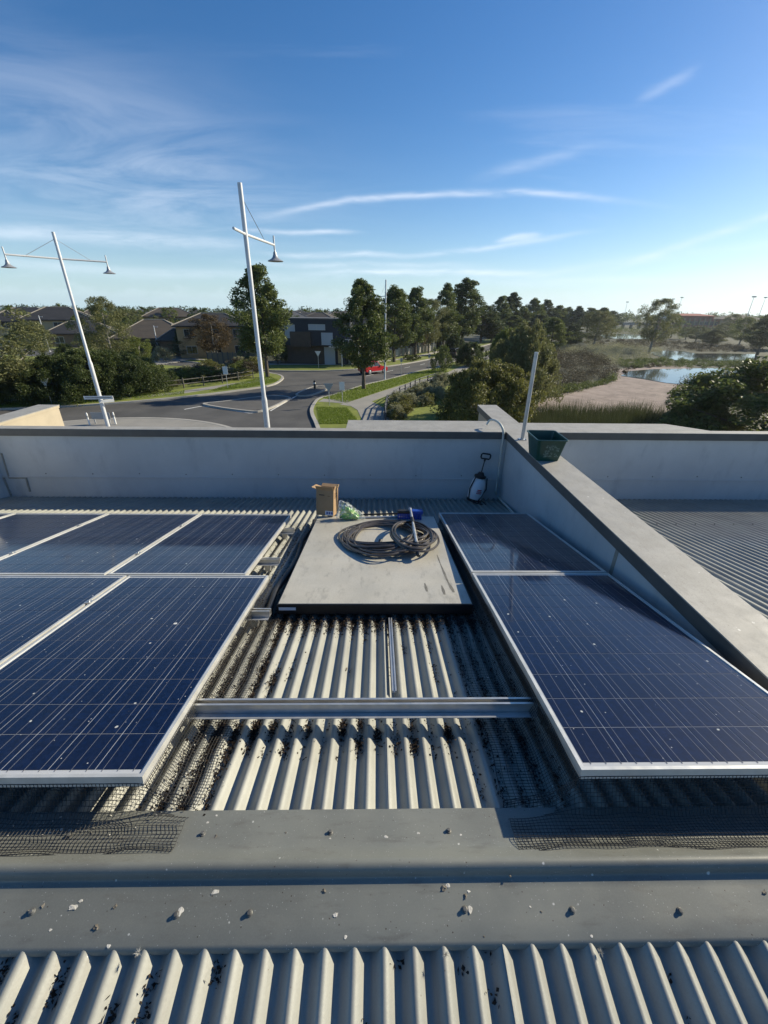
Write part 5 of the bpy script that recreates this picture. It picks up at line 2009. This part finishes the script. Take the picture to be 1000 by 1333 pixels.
def rail_fence(label, pts, h, mat, step, rails, pw=.10):
    t = empty('rail_fence', pts[0])
    tag(t, label, 'fence')
    o0 = pts[0].copy()
    for i in range(len(pts) - 1):
        a, b = pts[i] - o0, pts[i + 1] - o0
        n = max(1, int((b - a).length / step))
        for k_ in range(n + (1 if i == len(pts) - 2 else 0)):
            p = a.lerp(b, k_ / n)
            MB().box(p.x - pw / 2, p.x + pw / 2, p.y - pw / 2, p.y + pw / 2, -.02, h).build('post', mat, t)
        for z in rails:
            MB().tube([a + Vector((0, 0, z)), b + Vector((0, 0, z))], .05, 4).build('rail', mat, t)
    return t


rail_fence('weathered post and rail fence beside the left footpath', [at(*p, .12) for p in ((150, 514), (195, 510), (240, 505.5), (290, 499), (330, 492.5))], 1.1, m_fence_grey, 2.2, (.45, .9))
rail_fence('dark post and rail fence round the pale shrubs by the path', [at(*p, .12) for p in ((502, 556), (501, 545), (504, 530), (520, 518), (546, 505), (566, 498))], 1.1, m_navy, 1.6, (.2, .5, .78, 1.05), .12)


# ================================================================== STREET LAMPS
def bell(t, top, s=1.0):
    o = MB().lathe([(.025, 0), (.03, -.10), (.06, -.14), (.075, -.22), (.105, -.30), (.17, -.36), (.27, -.405), (.30, -.43), (.29, -.44), (.10, -.445)], 18, Matrix.Translation(top) @ Matrix.Scale(s, 4)).build('lamp_shade', m_lamp, t, True)
    return o


def street_lamp(label, X, Y, H, arms, zarm, s=1.0, r=.085, group=None):
    t = empty('street_lamp', (X, Y, 0))
    tag(t, label, 'street lamp', group)
    MB().lathe([(r * 1.35, 0), (r * 1.35, H * .46), (r * 1.30, H * .465), (r, H * .475), (r * .92, H)], 14).build('pole', m_pole, t, True)
    MB().lathe([(.2, 0), (.2, .03)], 14).build('base_plate', m_pole, t)
    zs = []
    for (ex, ey, lamp) in arms:
        e = Vector((ex - X, ey - Y, zarm))
        MB().tube([Vector((0, 0, zarm)), e], r * .52, 8).build('arm', m_pole, t, True)
        if lamp:
            MB().tube([e + Vector((0, 0, .30 * s)), e + Vector((0, 0, -.16 * s))], r * .40, 8).build('arm_end', m_pole, t, True)
            bell(t, e + Vector((0, 0, -.10 * s)), s)
            MB().tube([Vector((0, 0, zarm + (H - zarm) * .75)), e * .66 + Vector((0, 0, zarm * .34))], .010, 4).build('stay_cable', m_lamp, t)
    return t


# single-arm lamp by the roundabout
Y2 = 14.6
top = aty(312, 238, Y2)
za = aty(320, 305, Y2).z
eL, eR = at(304, 297, za), at(357, 319, za)
street_lamp('tall steel street lamp with one bell-shaped lantern in front of the dark corner tree', top.x, Y2, top.z, ((eR.x, eR.y, True), (eL.x, eL.y, False)), za, .9, .072)
Y1 = 24.3
top = aty(69, 302, Y1)
za = aty(79, 337, Y1).z
eL, eR = at(6, 331, za), at(139, 341, za)
L1 = street_lamp('tall steel street lamp with two bell-shaped lanterns by the cream wall end', top.x, Y1, top.z, ((eR.x, eR.y, True), (eL.x, eL.y, True)), za, 1.0, .078)
# street name blades on it
sn_ = MB().box(-.78, .78, -.015, .015, -.09, .09).build('street_name_sign', m_signface, L1, loc=(0.0, -.13, aty(127, 517, Y1).z), rot=(0, 0, R(6)))
MB().box(-.7, .7, -.019, -.016, -.035, .035).build('lettering', m_signback, sn_)
MB().box(-.1, .65, -.015, .015, -.08, .08).build('street_name_sign', m_signface, L1, loc=(0.1, -.16, aty(127, 517, Y1).z - .21), rot=(0, 0, R(38)))
# far lamps
b = at(501, 494, .12)
e_ = Vector((b.x - 1.0, b.y + 2.2))
street_lamp('slim steel street lamp on the grass verge beside the red car', b.x, b.y, 11.3, ((e_.x, e_.y, True),), 9.6, .9, .085)
for (x, y, ty, lb) in ((463 - 398, 457, 411, 'thin lamp post in front of the dark roofed house'), (208, 462, 424, 'thin lamp post before the brown tiled house'), (564, 459, 398, 'thin lamp post among the slender street trees')):
    b = at(x, y, .12)
    H = aty(x, ty, b.y).z
    street_lamp(lb, b.x, b.y, H, ((b.x + .9, b.y - .3, False),), H - .2, .8, .07)
# sports ground light towers on the skyline
for i, (x, ty) in enumerate(((982, 386), (997, 387), (877, 389), (888, 387), (817, 393))):
    D = (330, 420, 520, 500, 560)[i]
    p = aty(x, ty, D)
    t = empty('light_tower', (p.x, D, WZ))
    tag(t, 'tall floodlight tower of a sports ground beyond the far trees', 'light tower', 'floodlight towers on the skyline')
    MB().lathe([(.3, 0), (.14, p.z - WZ)], 8).build('mast', m_pole, t, True)
    MB().box(-1.5, 1.5, -.3, .3, p.z - WZ - .6, p.z - WZ + .3).build('lamp_bank', m_lamp, t)


# ================================================================== SIGNS
def sign(name, label, px, py, ty, kind, face, scale=1.0, group=None):
    b = at(px, py, .12)
    H = max(1.2, aty(px, ty, b.y).z - .12)
    t = empty(name, b)
    tag(t, label, 'sign', group)
    MB().lathe([(.035, 0), (.035, H)], 8).build('post', m_galv, t, True)
    if kind == 'tri':
        w = .45 * scale
        MB().add([(-w, -.06, H), (w, -.06, H), (0, -.06, H - w * 1.75), (-w, -.045, H), (w, -.045, H), (0, -.045, H - w * 1.75)], [(0, 1, 2), (5, 4, 3), (0, 3, 4, 1), (1, 4, 5, 2), (2, 5, 3, 0)]).build('sign_plate', face, t)
    else:
        w, h = .22 * scale, .34 * scale
        MB().box(-w, w, -.06, -.045, H - 2 * h, H).build('sign_plate', face, t)
    return t


sign('give_way_sign', 'grey back of a triangular give way sign on the near grass corner', 429, 528, 499, 'tri', m_signback)
sign('keep_left_sign', 'white rectangular sign on a post beside the give way sign', 446, 524, 497, 'rect', m_signface, 1.1)
sign('give_way_sign', 'white triangular sign by the left footpath above the cream wall', 68, 526, 492, 'tri', m_signface)
sign('give_way_sign', 'white triangular sign in front of the navy house', 415, 479, 457, 'tri', m_signface)
sign('parking_sign', 'white sign on a post by the grass at the corner street tree', 297, 506, 477, 'rect', m_signface, 1.2)
sign('parking_sign', 'small sign on a slim post on the verge beyond the red car', 522, 492, 466, 'rect', m_signback, .7)
sign('parking_sign', 'small sign on a slim post near the young tree', 558, 482, 461, 'rect', m_signback, .7)
for (x, y, lb) in ((410, 506, 'short dark bollard at the tip of the traffic island'), (117, 553, 'short pale marker post on the roundabout beside the two-arm lamp'), (151, 552, 'short pale marker post on the roundabout right of the street name blades')):
    b = at(x, y, .12)
    t = empty('bollard', b)
    tag(t, lb, 'bollard')
    rb = .13 if x == 410 else .06
    MB().lathe([(rb, 0), (rb, .75), (rb * .85, .85), (rb * .4, .9)], 12).build('post', m_black if x == 410 else m_signface, t, True)
    MB().lathe([(rb + .004, .55), (rb + .004, .68)], 12).build('band', m_signface if x == 410 else m_signback, t, True)
t = empty('chevron_board', at(134, 551.5, .12))
tag(t, 'low grey sign board standing on the roundabout at the foot of the two-arm lamp', 'sign board')
MB().box(-.7, .7, -.03, 0, .35, .85).build('board', m_signback, t)
for s_ in (-1, 1):
    MB().box(s_ * .55 - .04, s_ * .55 + .04, .002, .06, 0, .8).build('post', m_galv, t)


# ================================================================== CARS
def car(label, base, heading, paint, spare=True):
    """x forward, y left"""
    t = empty('parked_car' if not spare else 'car', base, rz=heading)
    tag(t, label, 'car')
    W2 = .88
    prof = [(-2.05, .42), (-2.12, .62), (-2.10, .98), (-2.02, 1.02), (.95, 1.00), (1.35, .96), (1.95, .86), (2.12, .72), (2.14, .46), (1.95, .32), (1.72, .32), (1.66, .60), (1.48, .70), (1.28, .70), (1.10, .60), (1.04, .30), (-1.02, .30), (-1.08, .60), (-1.26, .70), (-1.46, .70), (-1.64, .60), (-1.70, .34)]
    mb = MB()
    n = len(prof)
    for (yy, k_) in ((-W2, .0), (-W2 + .06, 1), (W2 - .06, 1), (W2, 0)):
        for x, z in prof:
            sc = 1.0 if k_ else .985
            mb.v.append((x * sc, yy, z + (0 if k_ else (-.03 if z > .9 else 0))))
    for i in range(3):
        for j in range(n):
            j2 = (j + 1) % n
            mb.f.append((i * n + j, i * n + j2, (i + 1) * n + j2, (i + 1) * n + j))
    mb.f += [tuple(range(n)), tuple(range(3 * n, 4 * n))[::-1]]
    mb.build('body', paint, t, True)

    def prism(lo, hi, name, mat, par=t):
        return MB().add(lo + hi, [(0, 3, 2, 1), (4, 5, 6, 7), (0, 1, 5, 4), (1, 2, 6, 5), (2, 3, 7, 6), (3, 0, 4, 7)]).build(name, mat, par, bevel=.03)
    cab = prism([(-2.0, -.82, .99), (.95, -.82, .97), (.95, .82, .97), (-2.0, .82, .99)], [(-1.92, -.72, 1.70), (.22, -.72, 1.72), (.22, .72, 1.72), (-1.92, .72, 1.70)], 'cabin', paint)
    for s_ in (-1, 1):
        for (xa, xb_, xc, xd) in ((-1.88, -1.30, -1.30, -1.78), (-1.22, -.42, -.42, -1.22), (-.34, .72, .18, -.34)):
            V = [(xa, s_ * .832, 1.06), (xb_, s_ * .832, 1.06), (xc, s_ * .752, 1.61), (xd, s_ * .752, 1.61)]
            V2 = [(x, y - s_ * .02, z) for x, y, z in V]
            MB().add(V + V2, [(0, 1, 2, 3), (7, 6, 5, 4), (0, 4, 5, 1), (1, 5, 6, 2), (2, 6, 7, 3), (3, 7, 4, 0)]).build('side_window', m_carglass, t)
        MB().box(-2.10, -2.0, min(s_ * .62, s_ * .84), max(s_ * .62, s_ * .84), .78, 1.02).build('tail_light', m_tail, t)
        MB().box(1.98, 2.10, min(s_ * .5, s_ * .8), max(s_ * .5, s_ * .8), .66, .80).build('headlight', m_head, t)
        MB().box(.55, .75, min(s_ * .86, s_ * 1.02), max(s_ * .86, s_ * 1.02), 1.0, 1.13).build('mirror', paint, t)
        MB().box(-1.0, 1.0, min(s_ * .86, s_ * .905), max(s_ * .86, s_ * .905), .30, .42).build('side_sill', m_rim, t)
        for x in (-1.36, 1.38):
            Mx = Matrix.Translation((x, s_ * .80, .345)) @ Matrix.Rotation(R(90) * -s_, 4, 'X')
            wh = MB().lathe([(.22, -.10), (.33, -.10), (.345, -.07), (.345, .07), (.33, .10), (.22, .10)], 20, Mx).build('wheel', m_tyre, t, True)
            rim_ = MB().lathe([(.225, .098), (.20, .112), (.06, .105), (.05, .118)], 12, Mx).build('rim', m_rim, wh, True)
    MB().add([(-2.03, -.68, 1.08), (-2.03, .68, 1.08), (-1.955, .62, 1.60), (-1.955, -.62, 1.60)], [(0, 1, 2, 3)]).build('rear_window', m_carglass, t)
    MB().add([(.93, -.72, 1.04), (.93, .72, 1.04), (.33, .62, 1.64), (.33, -.62, 1.64)], [(0, 1, 2, 3)]).build('windscreen', m_carglass, t)
    if spare:
        MB().lathe([(.30, 0), (.33, .03), (.33, .14), (.26, .17)], 20, Matrix.Translation((-2.10, .0, .85)) @ Matrix.Rotation(R(-90), 4, 'Y')).build('spare_wheel_cover', m_black, t, True)
    return t


b = at(485.5, 486, .012)
car('small red four-wheel drive driving up the street past the lamp post', b, R(44), m_carred)
b = at(592, 464.5, .012)
car('black car parked at the far kerb under the slender tall trees', b, R(62), m_carblack, False)

# ================================================================== FAR BUILDINGS BY THE WETLAND
p = at(920, 434, WZ)
t = empty('school_building', p, rz=R(-16))
tag(t, 'long terracotta building with red roofs and pale fins across the wetland', 'building')
MB().box(-22, 16, 0, 14, 0, 7.0).build('wall', m_terra, t)
hip_roof(t, -19, 2, .5, 13, 8.6, 1.1, .5, m_redroof, False)
MB().box(-18.5, 1.5, 1, 12.5, 7.01, 8.4).build('upper_wall', m_terra, t)
hip_roof(t, 3, 24, -2, 12, 7.2, 2.0, .8, m_tile_brown, False)
MB().box(4, 23, -1.5, 11.5, 0, 7.0).build('wall', m_brick_tan, t)
for k_ in range(10):
    x = -20 + k_ * 2.4
    MB().box(x, x + .5, -.6, -.003, 0, 7.4).build('fin', m_brick_cream, t)
    add_window(t, x + .8, x + 2.1, 1.0, 2.6, 0)
    add_window(t, x + .8, x + 2.1, 4.2, 5.8, 0)
MB().box(-23, -19.5, -.8, 3, 5, 9.2).build('stair_tower', m_winframe, t)
p = at(825, 428, WZ)
t = empty('footbridge', p, rz=R(-4))
tag(t, 'low concrete bridge with dark openings beyond the far pond', 'bridge')
MB().box(-13, 16, 0, 4, 2.4, 3.4).build('deck', m_conc, t)
MB().box(-13, 16, -.15, -.003, 3.2, 3.9).build('parapet', m_conc, t)
for k_ in range(6):
    MB().box(-12.5 + k_ * 5.4, -11.7 + k_ * 5.4, .5, 3.5, 0, 2.39).build('pier', m_path, t)

# ================================================================== HAZE
m_haze, nt, o_ = new_mat('haze_air')
pv_ = nt.nodes.new('ShaderNodeVolumePrincipled')
pv_.inputs['Color'].default_value = (.82, .90, 1.0, 1)
pv_.inputs['Density'].default_value = 0.00018
pv_.inputs['Anisotropy'].default_value = 0.6
nt.links.new(pv_.outputs[0], o_.inputs['Volume'])
hz_ = MB().box(-1420, 1420, -420, 1420, -2.2, 34).build('haze', m_haze)
tag(hz_, kind='stuff', label='thin pale haze in the air', cat='haze')
